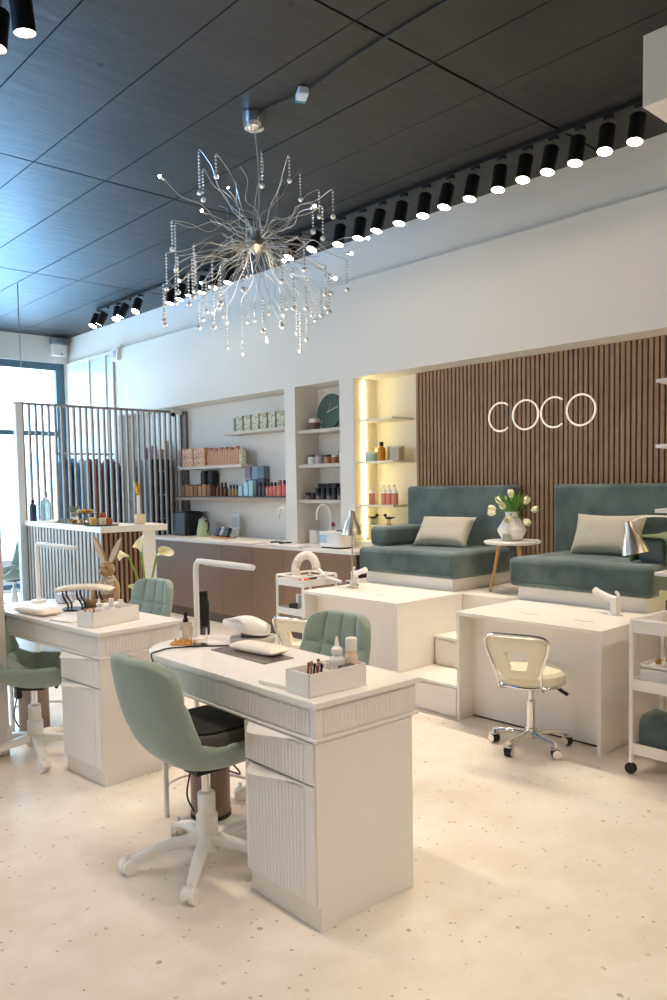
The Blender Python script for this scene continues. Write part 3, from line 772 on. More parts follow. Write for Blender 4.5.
# UV lamp: grey tray with a white mouse-shaped hood
t = thing('nail_dryer', 'white hooded nail dryer on a grey tray on the foreground desk', 'nail dryer', (2.045, 2.78, .762), math.radians(-48))
MB().prism(rrect(-.10, .10, -.07, .07, .068, 10), 0, .028, .006).build('tray', mat('dryer_grey', 'C9C3B8', .4), t)
def hood(u, v):
    x = -.125+.20*u; wv = .018+.05*(math.sin(PI*min(1, .06+.80*u))**.8); th = PI*v
    hh = .012+.056*math.sin(PI*min(1, .02+u*.80))**1.2
    return V(x, -wv*math.cos(th), .040+.05*(1-u)**2+hh*math.sin(th)**.6)
b = MB(); g = b.surf(hood, 22, 20)
for row in (g[0], g[-1]): b.bm.faces.new(row)
b.bm.faces.new([r[0] for r in g]+[r[-1] for r in g][::-1])
b.build('hood', white_p, t, ang=70)
MB().prism(rrect(-.05, .07, -.045, .045, .04, 8), .026, .041).build('opening', mat('dryer_inner', '4a4a4c', .5), t)
# board, glass, bottle, black thermos
b = MB(); b.prism(rrect(-.055, .055, -.038, .038, .02, 6), 0, .010, .003)
t = tag(b.build('wooden_board', orange_wood), 'small orange wooden board with beads at the rounded end of the foreground desk', 'board', loc=(1.815, 2.975, .762), rz=-.9)
b = MB()
random.seed(3)
for i in range(14): b.ball((random.uniform(-.045, .045), random.uniform(-.028, .028), .014), .007, sub=1)
b.build('beads', mat('honey_beads', 'D79A45', .3), t)
t = thing('glass_tumbler', 'clear glass tumbler in front of the tube lamp', 'glass', (1.845, 2.895, .762))
MB().lathe([(0, 0), (.033, 0), (.036, .004), (.037, .078), (.0352, .078), (.034, .008), (0, .006)], seg=32).build('tumbler_body', glass, t)
t = thing('dropper_bottle', 'clear oil bottle with black cap and orange motif on the foreground desk', 'bottle', (1.862, 3.03, .762))
MB().prism(rrect(-.026, .026, -.018, .018, .008, 5), 0, .085, .003).build('bottle_body', mat('pale_clear', 'E9DDD0', .15, trans=.35), t)
MB().box(-.0265, -.0262, -.012, .012, .018, .05).build('label_patch', paper, t)
MB().ball((-.0195, -.006, .026), .012, .3, 1, 1).build('oil_motif', mat('amber_oil', 'C98A2C', .3), t)
b = MB(); b.cyl((0, 0, .085), (0, 0, .10), .012); b.cyl((0, 0, .10), (0, 0, .122), .008); b.ball((0, 0, .124), .008); b.build('cap', black_pl, t)
t = thing('thermos', 'tall slim black flask behind the glass tumbler', 'flask', (2.0, 3.10, .762))
MB().lathe([(0, 0), (.028, 0), (.03, .006), (.03, .15), (.024, .165), (.024, .17), (0, .17)], seg=24).build('flask_body', black_pl, t)
MB().lathe([(0, .17), (.025, .17), (.026, .20), (.022, .205), (0, .205)], seg=24).build('cap', mat('black_gloss', '0a0a0e', .15), t)
b = MB(); b.tube([(2.02, 2.80, .768), (1.93, 2.78, .767), (1.83, 2.86, .767), (1.72, 2.92, .767), (1.64, 2.90, .767), (1.592, 2.86, .766), (1.577, 2.80, .72), (1.575, 2.72, .62), (1.60, 2.60, .50), (1.68, 2.50, .42), (1.80, 2.55, .30), (1.86, 2.72, .25)], .0035, 8, smooth=6)
tag(b.build('power_cable', black_pl), 'black cable running over the foreground desk edge and down to the canister', 'cable')

# ---------------------------------------------------------------- canisters under the desks
def canister_bin(loc, label):
    t = thing('dust_canister', label, 'canister', loc)
    MB().lathe([(0, 0), (.085, 0), (.087, .004), (.087, .265), (.085, .27), (0, .27)], seg=36).build('canister_body', canister, t)
    MB().lathe([(0, .27), (.089, .27), (.091, .275), (.091, .30), (.08, .31), (.04, .315), (0, .315)], seg=36).build('rim', steel, t)
    MB().lathe([(.0, 0), (.0895, 0), (.0895, .018), (.0875, .018)], seg=36).build('foot', black_pl, t)
    b = MB(); b.box(-.11, -.08, -.03, .02, .22, .30, .006); b.tube([(-.10, 0, .22), (-.12, .0, .12), (-.10, -.02, .05)], .004, 8, smooth=4); b.build('motor_switch', black_pl, t)
    return t
canister_bin((1.885, 2.90, 0), 'taupe metal canister under the foreground desk')
canister_bin((1.80, 4.66, 0), 'taupe metal canister under the desk behind')

# ---------------------------------------------------------------- bits on the desk behind
t = thing('arm_rest', 'cream padded arm rest on curved dark legs on the desk behind', 'arm rest', V(1.95, 4.24, .762), math.radians(47))
b = MB()
def pad(sg):
    def g(u, v):
        k = max(0, (1-abs(2*u-1)**4)*(1-abs(2*v-1)**3)); return V((v-.5)*.10, (u-.5)*.33, .132+sg*.016*k**.5-.014*(2*u-1)**2)
    return g
b.surf(pad(1), 24, 12); b.surf(pad(-1), 24, 12); bmesh.ops.remove_doubles(b.bm, verts=b.bm.verts, dist=.0003)
b.build('pad', cream_v2, t, ang=80)
for y in (.10, .02, -.09):
    b = MB()
    for x in (-.03, .03): b.tube([(x, y+.015, .115), (x, y+.012, .08), (x, y-.012, .035), (x, y-.012, .01)], .0055, 8, smooth=4)
    b.build('leg', mat('gunmetal', '4B4440', .3, .8), t)
MB().prism(rrect(-.06, .06, -.13, .13, .03), 0, .010, .003).build('base', mat('navy_base', '2A3038', .25), t)
b = MB(); b.prism(rrect(-.07, .07, -.05, .05, .04, 8), 0, .06, .02)
tag(b.build('nail_dryer', white_p), 'white rounded nail dryer behind the box on the desk behind', 'nail dryer', loc=(2.0, 4.0, .762), rz=R2)
b = MB(); b.prism(rrect(-.05, .05, -.05, .05, .03, 8), 0, .06, .015)
tag(b.build('acetone_box', mat('frosted_lilac', 'DCDCE8', .2, trans=.3)), 'frosted clear box beside the lamp on the desk behind', 'box', loc=W2(.38, 1.06), rz=R2)
for i, (dx, dy, r, h, mm, cc, lb) in enumerate(((-.05, .01, .022, .13, milk, white_p, 'clear pump bottle at the left in the box of the desk behind'), (.02, .0, .024, .12, milk, white_p, 'white bottle in the middle of the box of the desk behind'),
                          (.09, .01, .024, .105, mat('grey_liquid', 'B9B4B6', .3), white_p, 'grey bottle at the right end of the box of the desk behind'))):
    p_ = TB+Matrix.Rotation(math.radians(14), 3, 'Z') @ V(dx, dy, .004)
    bottle(p_, r, h, mm, cc, lb, cap_h=.04, cap_r=r*.55, nozzle=(i == 0))
for i, cc in enumerate(('C98A5A', 'E8D9C6', 'B5764A')):
    p_ = TB+Matrix.Rotation(math.radians(14), 3, 'Z') @ V(-.10-.018*i, .01*i, .004)
    b = MB(); b.tube([(0, 0, 0), (.008, 0, .088)], .006, 8)
    tag(b.build('nail_tool', mat('tool2_'+cc, cc, .5)), ('tan', 'cream', 'copper')[i]+' nail file standing in the box of the desk behind', 'tool', loc=p_)

# plush rabbit
fur = mat('rabbit_plush', 'B08E68', .95, noise=.12, nscale=30, bump=.4, bscale=250, sheen=.3)
fur_l = mat('pale_plush', 'D9C8B0', .95, bump=.4, bscale=250)
check = bpy.data.materials.new('checked_cloth'); check.use_nodes = True; n_ = check.node_tree
tc = n_.nodes.new('ShaderNodeTexCoord'); ck = n_.nodes.new('ShaderNodeTexChecker'); ck.inputs['Scale'].default_value = 150; ck.inputs[1].default_value = lin('EADFCB'); ck.inputs[2].default_value = lin('8A7B6A')
n_.links.new(tc.outputs['Object'], ck.inputs['Vector']); n_.links.new(ck.outputs['Color'], n_.nodes['Principled BSDF'].inputs['Base Color']); n_.nodes['Principled BSDF'].inputs['Roughness'].default_value = .9
t = thing('plush_rabbit', 'brown plush rabbit in a checked bib sitting on the desk behind', 'soft toy', V(2.125, 4.30, .762), math.radians(208))
t.scale = (1.05, 1.15, .95)
b = MB(); b.lathe([(0, 0), (.05, .0), (.058, .03), (.054, .10), (.038, .16), (.028, .185), (0, .19)], seg=24)
b.ball((.006, 0, .225), .044, 1.0, .92, 1.12, 3); b.ball((.036, 0, .208), .024, 1.2, 1, .85, 3)
for sg in (-1, 1):
    b.tube([(0, sg*.045, .145), (.02, sg*.065, .10), (.035, sg*.066, .055), (.04, sg*.062, .03)], [.016, .015, .014, .017], 10, smooth=3)
    b.tube([(.02, sg*.035, .02), (.07, sg*.045, .02), (.11, sg*.05, .024)], [.026, .022, .022], 10, smooth=3); b.ball((.115, sg*.05, .028), .026, .8, 1, 1.2, 2)
b.build('body', fur, t, ang=70)
for sg in (-1, 1):
    def ear(u, v, sg=sg):
        w_ = .024*math.sin(PI*min(1, .13+.85*u))**.8; th = 2*PI*v; c_ = V(-.012*u, sg*(.018+.062*u), .258+.165*u)
        return c_+V(.007*math.sin(th), w_*math.cos(th), 0)
    b = MB(); g = b.surf(ear, 14, 14, closed_v=True); b.bm.faces.new(g[-1]); e = b.build('ear', fur, t, ang=70)
    b = MB(); b.surf(lambda u, v: V(-.012*u+.0085, sg*(.018+.062*u)+.017*math.sin(PI*min(1, .13+.85*u))**.8*(2*v-1), .262+.155*u), 10, 4); b.build('ear_lining', fur_l, e, fix=False)
    MB().ball((.042, sg*.02, .238), .005).build('eye', black_pl, t)
MB().ball((.062, 0, .214), .006, .7, 1.1, .8).build('nose', mat('nose_brown', '5b3b2c', .6), t)
MB().lathe([(.058, .075), (.06, .08), (.05, .14), (.034, .182), (.03, .186), (.046, .14), (.055, .08)], seg=28).build('bib', check, t)

# calla lilies in a floor vase
t = thing('flower_vase', 'tall white floor vase of calla lilies behind the far sage chair', 'vase', (2.96, 5.35, 0))
MB().lathe([(0, 0), (.09, 0), (.11, .05), (.12, .3), (.09, .5), (.055, .62), (.06, .68), (.052, .68), (.045, .62), (0, .3)], seg=32).build('vase_body', white_p, t)
def calla(par, top, dr, m_=petal):
    base = V(0, 0, .55); tip = V(*top); b = MB(); b.tube([base, base.lerp(tip, .5)+V(0, 0, .02), tip], .008, 8, smooth=5); st = b.build('stem', mat('calla_green', '7C9A3C', .5, noise=.15), par)
    d = V(*dr).normalized(); q = V(0, 0, 1).rotation_difference(d).to_matrix().to_4x4(); q.translation = tip
    def f(u, v):
        th = 2*PI*v; r_ = .007+.036*u**1.6; z = .085*u+.035*u**2*math.cos(th)
        return q @ V(r_*math.cos(th)*(1+.25*u), r_*math.sin(th), z)
    b = MB(); b.surf(f, 12, 24, closed_v=True); fl = b.build('spathe', m_, st, ang=80, fix=False)
    b = MB(); b.cyl(q @ V(0, 0, .02), q @ V(0, 0, .085), .006, .004, 8); b.build('spadix', petal_y, fl)
calla(t, (-.10, .09, .935), (-.75, .5, .25)); calla(t, (-.04, .0, .965), (-.2, .1, 1)); calla(t, (.05, -.07, .94), (.5, -.8, .35))
b = MB()
for a, w_ in ((2.2, .3), (3.0, .24), (3.9, .28), (5.0, .25), (.6, .2)):
    b.tube([(0, 0, .62), (.06*math.cos(a), .06*math.sin(a), .70), (w_*.5*math.cos(a), w_*.5*math.sin(a), .70)], [.022, .012], 8, smooth=5)
b.build('leaves', mat('yellow_green_leaf', 'B9C072', .5, noise=.2), t)
# ---------------------------------------------------------------- kitchenette: cabinets, worktop, things on it
gapm = mat('cabinet_gap', '3d2f27', .8)
edges_y = [4.875, 5.35, 5.87, 6.38, 6.90, 7.42, 7.94, 8.46]
for i in range(7):
    y0, y1 = edges_y[i], edges_y[i+1]
    ords = ('nearest', 'second nearest', 'third nearest', 'middle', 'third farthest', 'second farthest', 'farthest')
    t = thing('base_cabinet', 'taupe base cabinet under the white worktop, %s to the pedicure counters' % ords[i] if i < 3 else 'taupe base cabinet under the white worktop, %s of the row of seven' % ords[i], 'cabinet', (4.72, (y0+y1)/2, 0))
    w_ = (y1-y0)/2
    MB().box(.0, .27, -w_, w_, .0, .835).build('body', gapm, t, smooth=False)
    MB().box(-.018, 0, -w_+.002, w_-.002, .10, .834, .0015).build('door', taupe, t)
    MB().box(-.006, .0, -w_, w_, 0, .097).build('toe_kick', mat('toe_kick_dark', '6a5648', .6), t)
t = thing('worktop', 'long white worktop on the taupe base cabinets', 'worktop', (0, 0, 0))
MB().box(4.685, 4.999, 4.865, 8.47, .838, .870, .003).build('top_board', lam_top, t)
MB().box(4.998, XN-.003, 6.18, 8.47, .842, .870, .001).build('rear_board', lam_top, t)
MB().box(4.998, XN-.003, 5.374, 6.006, .842, .870, .001).build('rear_board', lam_top, t)
def goose(loc, rz, label, h=.34, w_=.16, name='faucet'):
    t = thing(name, label, 'faucet', loc, rz)
    MB().cyl((0, 0, 0), (0, 0, .05), .022, .018).build('base', white_p, t)
    b = MB(); pts = [(0, 0, .04), (0, 0, h*.6), (0, 0, h*.8)]+[(0, -w_/2+w_/2*math.cos(a), h*.8+w_/2*math.sin(a)) for a in [PI*i/8 for i in range(1, 9)]]+[(0, -w_, h*.66)]
    b.tube(pts, .013, 12, smooth=3); b.build('spout', white_p, t)
    b = MB(); b.tube([(0, 0, .06), (-.03, -.01, .075), (-.06, -.02, .10)], .006, 8); b.build('lever', white_p, t)
    return t
goose((5.10, 6.28, .871), math.radians(180), 'white gooseneck tap near the pillar in the wide niche', .36, .14)
goose((5.10, 5.62, .871), math.radians(180), 'white gooseneck tap in the narrow niche', .36, .20)
# coffee machine / black box with handle
t = thing('coffee_maker', 'black rounded appliance with side handle at the far end of the worktop', 'appliance', (5.10, 8.17, .871), 0)
b = MB(); b.prism(rrect(-.13, .13, -.16, .17, .05, 6), 0, .275, .015); b.build('body', mat('black_appliance', '15161A', .35), t)
b = MB(); b.tube([(-.05, .17, .24), (-.05, .215, .22), (-.05, .22, .12), (-.05, .17, .07)], .014, 8, smooth=5); b.build('handle', black_pl, t)
b = MB(); b.prism(rrect(-.115, .115, -.14, .14, .05, 6), .275, .287, .003); b.build('lid', black_pl, t)
t = thing('kettle', 'mint green electric kettle beside the black appliance', 'kettle', (5.06, 7.79, .880))
MB().lathe([(0, 0), (.072, 0), (.078, .01), (.074, .06), (.055, .15), (.046, .18), (0, .185)], seg=32).build('kettle_body', green_pl, t)
MB().lathe([(.047, .18), (.044, .195), (.02, .205), (.014, .212), (.016, .225), (0, .23)], seg=24).build('lid', steel, t)
MB().lathe([(0, -.009), (.082, -.009), (.082, .004), (0, .004)], seg=32).build('base', mat('base_beige', 'CFC4A8', .4), t)
b = MB(); b.tube([(-.0, -.05, .17), (-.0, -.10, .165), (0, -.115, .10), (0, -.085, .04)], [.012, .010], 8, smooth=4); b.build('handle', mat('kettle_handle', '39382E', .4), t)
b = MB(); b.cyl((0, .045, .14), (0, .085, .175), .016, .009, 10); b.build('spout', green_pl, t)
t = thing('menu_stand', 'small clear card stand on the worktop under the shelves', 'card stand', (5.2, 7.35, .871))
MB().box(0, .004, -.075, .075, .09, .26, .001).build('card', mat('menu_card', 'D2CEC8', .3), t)
b = MB()
for i in range(6): b.box(-.001, 0, -.05, .05, .12+.02*i, .127+.02*i)
b.build('text_lines', mat('menu_ink', '7a746e', .7), t)
MB().box(-.02, .02, -.06, .06, 0, .09, .002).build('foot', mat('clear_acrylic', 'DDD8D0', .1, trans=.5), t)
t = thing('wooden_tray', 'orange wooden tray of dark boxes on the worktop', 'tray', (5.02, 7.33, .871))
MB().prism(rrect(-.07, .07, -.16, .16, .02), 0, .014, .003).build('tray_board', oak, t)
for i, (y, cc, l) in enumerate(((.09, '18181C', 'black tilted box at the left of the wooden tray'), (0.0, '8E8E98', 'grey tilted box in the middle of the wooden tray'), (-.09, '15151A', 'black tilted box at the right of the wooden tray'))):
    b = MB(); b.box(-.02, .02, -.035, .035, 0, .10, .002, M=Matrix.Rotation(math.radians(24), 4, 'Y'))
    o = tag(b.build('tea_box', mat('box_'+cc, cc, .4)), l, 'box', loc=(5.0, 7.33+y, .894))
# papers and tools on the worktop
for i, (y, r_, l) in enumerate(((6.05, .2, 'left sheet of paper lying on the worktop edge'), (5.72, -.2, 'middle sheet of paper lying on the worktop'), (6.45, .1, 'far sheet of paper lying on the worktop below the tap'))):
    b = MB(); b.surf(lambda u, v: V((v-.5)*.20, (u-.5)*.28, .002+.004*math.sin(4*u+i)**2), 8, 4)
    o = b.build('paper_sheet', paper, fix=False); sm = o.modifiers.new('s', 'SOLIDIFY'); sm.thickness = .0015
    tag(o, l, 'paper', loc=(4.755, y, .8715), rz=r_)
for i, (y, l) in enumerate(((6.15, 'dark metal pliers lying left on the papers of the worktop'), (6.0, 'dark metal clippers lying right on the papers of the worktop'))):
    b = MB()
    b.tube([(0, .06, .01), (.02, 0, .012), (0, -.07, .01)], .007, 8, smooth=4); b.tube([(.025, .06, .01), (.0, 0, .016), (.028, -.07, .01)], .007, 8, smooth=4)
    tag(b.build('hand_tool', mat('gunmetal', '4B4440', .3, .8)), l, 'tool', loc=(4.84, y, .875), rz=.5+i)
# steriliser and small box
t = thing('steriliser', 'white steriliser box with pale blue screen on the near end of the worktop', 'steriliser', (4.86, 5.28, .871))
MB().prism(rrect(-.10, .10, -.155, .155, .05, 8), .012, .135, .01).build('body', white_p, t)
MB().prism(rrect(-.105, .105, -.16, .16, .05, 8), .135, .150, .004).build('lid', mat('white_lid', 'F7F4F0', .3), t)
MB().box(-.1025, -.098, .02, .12, .05, .12, .003).build('screen', mat('pale_blue_screen', 'B8D4E8', .2), t)
MB().prism(rrect(-.09, .09, -.14, .14, .04, 8), 0, .014).build('foot', black_pl, t)
MB().tube([(-.02, -.12, .155), (0, -.05, .160), (.02, .02, .155)], .007, 8).build('handle', mat('gunmetal', '4B4440', .3, .8), t)
t = tag(MB().lathe([(0, 0), (.05, 0), (.055, .01), (.055, .10), (.05, .11), (.055, .115), (.055, .13), (0, .132)], seg=24).build('ceramic_jar', white_p), 'white ceramic jar behind the steriliser in the narrow niche', 'jar', loc=(5.12, 5.88, .871))
b = MB()
for k in range(5): b.ball((0, .015*math.cos(k*1.26), .2+.013*math.sin(k*1.26)), .012, sub=1)
b.tube([(0, 0, .0), (0, .01, .1), (0, 0, .2)], .003, 6)
tag(b.build('red_flower', mat('dark_red', '8E2E30', .5)), 'small dark red flower standing by the tap in the narrow niche', 'flower', loc=(5.02, 5.50, .871))

# ---------------------------------------------------------------- things on the shelves
def tin(loc, w_, d_, h, m_, label, group=None, name='box', rz=0, top=None, cat='box'):
    t = tag(MB().box(-d_/2, d_/2, -w_/2, w_/2, 0, h, .002).build(name, m_), label, cat, group, loc=loc, rz=rz)
    if top: MB().box(-d_/2-.001, d_/2+.001, -w_/2-.001, w_/2+.001, h*.82, h*1.0+.001, .002).build('lid', top, t)
    return t
def pat(name, c1, c2, sc=60):
    m = bpy.data.materials.new(name); m.use_nodes = True; n = m.node_tree; tc = n.nodes.new('ShaderNodeTexCoord'); v = n.nodes.new('ShaderNodeTexVoronoi'); v.inputs['Scale'].default_value = sc
    r = n.nodes.new('ShaderNodeValToRGB'); r.color_ramp.elements[0].position = .35; r.color_ramp.elements[1].position = .5; r.color_ramp.elements[0].color = lin(c1); r.color_ramp.elements[1].color = lin(c2)
    n.links.new(tc.outputs['Object'], v.inputs['Vector']); n.links.new(v.outputs['Distance'], r.inputs['Fac']); n.links.new(r.outputs['Color'], n.nodes['Principled BSDF'].inputs['Base Color']); n.nodes['Principled BSDF'].inputs['Roughness'].default_value = .5
    return m
khaki = pat('khaki_pattern', '8A8266', 'D9D2B4', 55); kraft = pat('kraft_pattern', 'A8603C', 'E2B184', 42)
ordn = ['first', 'second', 'third', 'fourth', 'fifth', 'sixth', 'seventh', 'eighth', 'ninth', 'tenth', 'eleventh', 'twelfth', 'thirteenth', 'fourteenth']
tin((5.19, 7.25, 2.051), .05, .06, .15, mat('dark_olive', '5A5A48', .5), 'narrow dark olive box at the left end of the top shelf')
for i in range(7):
    tin((5.17, 7.13-.145*i, 2.051), .115, .08, .165, khaki, 'khaki patterned carton, %s from left on the top shelf' % ordn[i], 'patterned cartons on the top shelf', 'carton', top=mat('kraft_lid', 'BFAE8A', .6) if i % 2 else None)
for r_ in range(2):
    for c_ in range(2):
        tin((5.17, 8.17-.25*c_, 1.691+.107*r_), .235, .12, .104, kraft, 'tan printed carton, %s of the stack of four, %s' % (('lower', 'upper')[r_], ('left', 'right')[c_]), 'tan printed cartons on the middle shelf', 'carton')
tanb = mat('tan_plastic', 'CF9F7E', .5); redc = mat('maroon_cap', '8A5344', .4)
for i in range(12):
    bottle((5.15, 7.755-.052*i, 1.691), .0255, .20-.008*(i % 3 == 0), tanb, redc if i % 2 else tanb, 'tan bottle, %s from left beside the printed cartons' % ordn[i], 'lotion_bottle', cap_h=.025, cap_r=.017, group='tan bottles on the middle shelf', neck=.7, seg=12)
tag(MB().lathe([(0, 0), (.042, 0), (.044, .01), (.044, .15), (.03, .165), (.03, .175), (0, .176)], seg=20).build('khaki_jar', khaki), 'khaki patterned jar at the right end of the middle shelf', 'jar', loc=(5.15, 7.095, 1.691))
brown = mat('kraft_brown', 'A5784F', .6, noise=.1)
for i in range(7):
    tin((5.13, 8.27-.092*i, 1.338), .078, .07, .125+.012*(i % 2), brown if i % 3 else mat('kraft_dark', '7A5638', .6), 'brown carton, %s from left on the long bottom shelf' % ordn[i], 'brown cartons on the bottom shelf', 'carton')
for i, (y, l) in enumerate(((7.98, 'left tall black cylinder behind the brown cartons'), (7.83, 'right tall black cylinder behind the brown cartons'))):
    tag(MB().lathe([(0, 0), (.06, 0), (.06, .27), (.052, .275), (.052, .30), (0, .302)], seg=24).build('black_canister', black_pl), l, 'canister', loc=(5.235, y, 1.338))
amber = mat('amber_glass', '5A3418', .2); caps = mat('cap_black', '101010', .4)
for i in range(3): bottle((5.14, 7.58-.075*i, 1.338), .026, .155, amber, caps, 'dark amber bottle, %s from left, right of the brown cartons' % ordn[i], cap_h=.045, group='amber bottles on the bottom shelf', seg=12)
for i in range(5): bottle((5.15, 7.345-.062*i, 1.338), .024, .125, mat('olive_amber', '9A7A48', .3), caps, 'short olive bottle with black cap, %s from left on the bottom shelf' % ordn[i], cap_h=.045, group='olive bottles on the bottom shelf', seg=12)
blue = mat('pale_blue_plastic', '9CC3CC', .4)
for i, (y, w_, h) in enumerate(((7.07, .07, .12), (6.97, .075, .15), (6.88, .07, .17))): tin((5.12, y+.02, 1.338), w_, .05, h, blue, 'pale blue carton, %s from left on the bottom shelf' % ordn[i], name='carton')
for i, (y, z, cc) in enumerate(((7.10, .0, '5C6478'), (6.98, .0, '4A4450'), (7.11, .19, '9A8498'), (6.98, .19, '86A0B0'), (6.87, .0, '585260'), (6.87, .19, '6C8090'))):
    tin((5.245, y, 1.338+z), .105, .06, .185-.05*(z > 0), mat('box_'+cc, cc, .5), ('slate', 'plum', 'mauve', 'blue-grey', 'dark grey', 'steel blue')[i]+' box stacked behind the pale blue cartons', name='carton')
for i in range(2): bottle((5.14, 6.78-.07*i, 1.338), .026, .145, mat('smoky', '4A4244', .3), caps, ('left', 'right')[i]+' smoky dark bottle next to the coral bottles', cap_h=.045, seg=12)
coral = mat('coral_liquid', 'D97F70', .3)
for i in range(4): bottle((5.14, 6.645-.062*i, 1.338), .027, .145, coral, caps, 'coral bottle with black cap, %s from left on the bottom shelf' % ordn[i], cap_h=.04, group='coral bottles on the bottom shelf', seg=12)
for i in range(2): bottle((5.10, 6.385-.07*i, 1.338), .031, .165, mat('pink_red', 'D8695E', .3), caps if i else mat('pink_cap', 'C05A54', .4), ('larger pink-red bottle next to the coral bottles', 'pink-red bottle at the right end of the long bottom shelf')[i], cap_h=.045, seg=12)
bottle((5.10, 6.24, 1.338), .024, .15, mat('red_br', '9A3A34', .3), caps, 'dark red bottle against the pillar on the long bottom shelf', cap_h=.04, seg=12)
# narrow niche: clock, jars
t = thing('wall_clock', 'round dark green clock leaning in the narrow niche', 'clock', (5.20, 5.70, 1.988+.165), 0)
t.rotation_euler = (0, math.radians(-8), 0)
t.rotation_euler = (0, math.radians(8), 0)
Mx = Matrix.Rotation(-PI/2, 4, 'Y')
b = MB(); b.lathe([(0, 0), (.172, 0), (.175, .004), (.175, .026), (.168, .03), (0, .030)], M=Mx, seg=56); b.build('clock_face', mat('clock_green', '4F6659', .45), t)
b = MB(); b.box(-.036, -.032, -.004, .004, -.01, .085, M=Matrix.Rotation(.15, 4, 'X')); b.build('hour_hand', mat('brass', 'C9A46A', .3, .8), t)
b = MB(); b.box(-.038, -.034, -.003, .003, -.03, .13, M=Matrix.Rotation(math.radians(74), 4, 'X')); b.build('minute_hand', mat('hand_cream', 'E8DCC0', .4), t)
b = MB(); b.cyl((-.04, 0, 0), (-.03, 0, 0), .008); b.box(-.034, -.030, .09, .10, -.11, -.08); b.build('hub', mat('hand_cream', 'E8DCC0', .4), t)
def jar(loc, r, h, m_, lid, label, name='jar', group=None, lh=.3):
    t = thing(name, label, 'jar', loc, 0, group)
    MB().lathe([(0, 0), (r*.96, 0), (r, .004), (r, h*(1-lh)), (0, h*(1-lh))], seg=24).build('jar_body', m_, t)
    MB().lathe([(0, h*(1-lh)), (r*1.03, h*(1-lh)), (r*1.03, h-.003), (r*.98, h), (0, h)], seg=24).build('lid', lid, t); return t
jar((5.13, 5.87, 1.986), .055, .11, mat('maroon_label', '7E5048', .4), white_p, 'white-lidded jar with maroon band beside the clock', lh=.35)
jar((5.12, 5.90, 1.651), .045, .09, white_p, caps, 'white jar with black lid at the left of the middle niche shelf', lh=.2)
jar((5.12, 5.79, 1.651), .045, .088, mat('lilac_jar', 'C8B8C4', .4), mat('grey_lid', '8a8288', .4), 'lilac jar on the middle niche shelf', lh=.2)
jar((5.11, 5.65, 1.651), .04, .085, mat('amber_j', 'C07848', .3), caps, 'amber jar in the middle of the middle niche shelf', lh=.25)
jar((5.11, 5.56, 1.651), .034, .08, mat('amber_j2', 'B5683C', .3), mat('cream_lid', 'E0C8A8', .4), 'small amber jar with cream lid on the middle niche shelf', lh=.25)
bottle((5.16, 5.54, 1.651), .03, .12, mat('rust_b', '9A5A44', .4), redc, 'rust bottle behind the small amber jar', cap_h=.03)
bottle((5.10, 5.44, 1.651), .034, .17, white_p, white_p, 'white spray bottle at the right of the middle niche shelf', cap_h=.05, nozzle=1)
for i in range(7):
    row = i
    jar((5.10+.0*i, 5.94-.078*i, 1.306), .034, .068, mat('jar_mauve', '8A6E70', .4) if i % 2 == 0 else black_pl, caps, 'small dark jar, %s from left in the front row of the lowest niche shelf' % ordn[i], 'cream_jar', 'front row of dark jars', lh=.45)
for i in range(6):
    jar((5.18, 5.88-.08*i, 1.306), .034, .115, black_pl, caps, 'black jar, %s from left in the back row of the lowest niche shelf' % ordn[i], 'cream_jar', 'back row of black jars', lh=.3)
for i in range(3):
    tin((5.19, 5.83-.09*i, 1.422), .08, .06, .04, black_pl, 'flat black box, %s from left stacked on the back row of black jars' % ordn[i], 'flat black boxes', 'carton')
bottle((5.13, 5.42, 1.306), .03, .16, mat('grey_b', '8C9098', .4), caps, 'grey bottle with black cap at the right of the lowest niche shelf', cap_h=.05)
# lit niche
jar((5.11, 5.07, 1.653), .055, .085, mat('mint_jar', 'B8D4C4', .3), mat('mint_lid', 'DCE4D4', .3), 'mint jar on the shelf of the lit niche', lh=.25)
tin((5.24, 5.06, 1.653), .16, .03, .13, mat('cream_card', 'EADFC0', .5), 'flat cream box standing behind the mint jar', name='carton')
bottle((5.12, 4.95, 1.653), .036, .17, mat('amber_soap', 'D88A1C', .15, trans=.3), caps, 'amber bottle with black cap in the lit niche', cap_h=.035)
tin((5.2, 4.84, 1.653), .15, .04, .13, mat('pale_grey_box', 'C8C6BE', .5), 'pale grey box right of the amber bottle in the lit niche', name='carton')
tin((5.13, 4.775, 1.653), .10, .05, .11, mat('greige_box', 'B8AE96', .5), 'greige box at the right end of the amber bottle shelf', name='carton')
for i, (x, y) in enumerate(((5.10, 5.06), (5.10, 4.905), (5.10, 4.84), (5.10, 4.775))):
    t = thing('pump_bottle', 'coral pump bottle with clear top, %s from left in the lit niche' % ordn[i], 'bottle', (x, y, 1.263), 0, 'coral pump bottles in the lit niche')
    MB().lathe([(0, 0), (.028, 0), (.03, .004), (.03, .10), (.0, .10)], seg=18).build('bottle_body', mat('coral_soap', 'D98A70', .3), t)
    MB().lathe([(.03, .10), (.029, .11), (.012, .128), (.012, .14), (0, .14)], seg=18).build('neck', mat('clear_white', 'F4F2EE', .3), t)
    b = MB(); b.cyl((0, 0, .14), (0, 0, .165), .005); b.box(-.03, .008, -.006, .006, .163, .172, .002); b.build('pump', white_p, t)
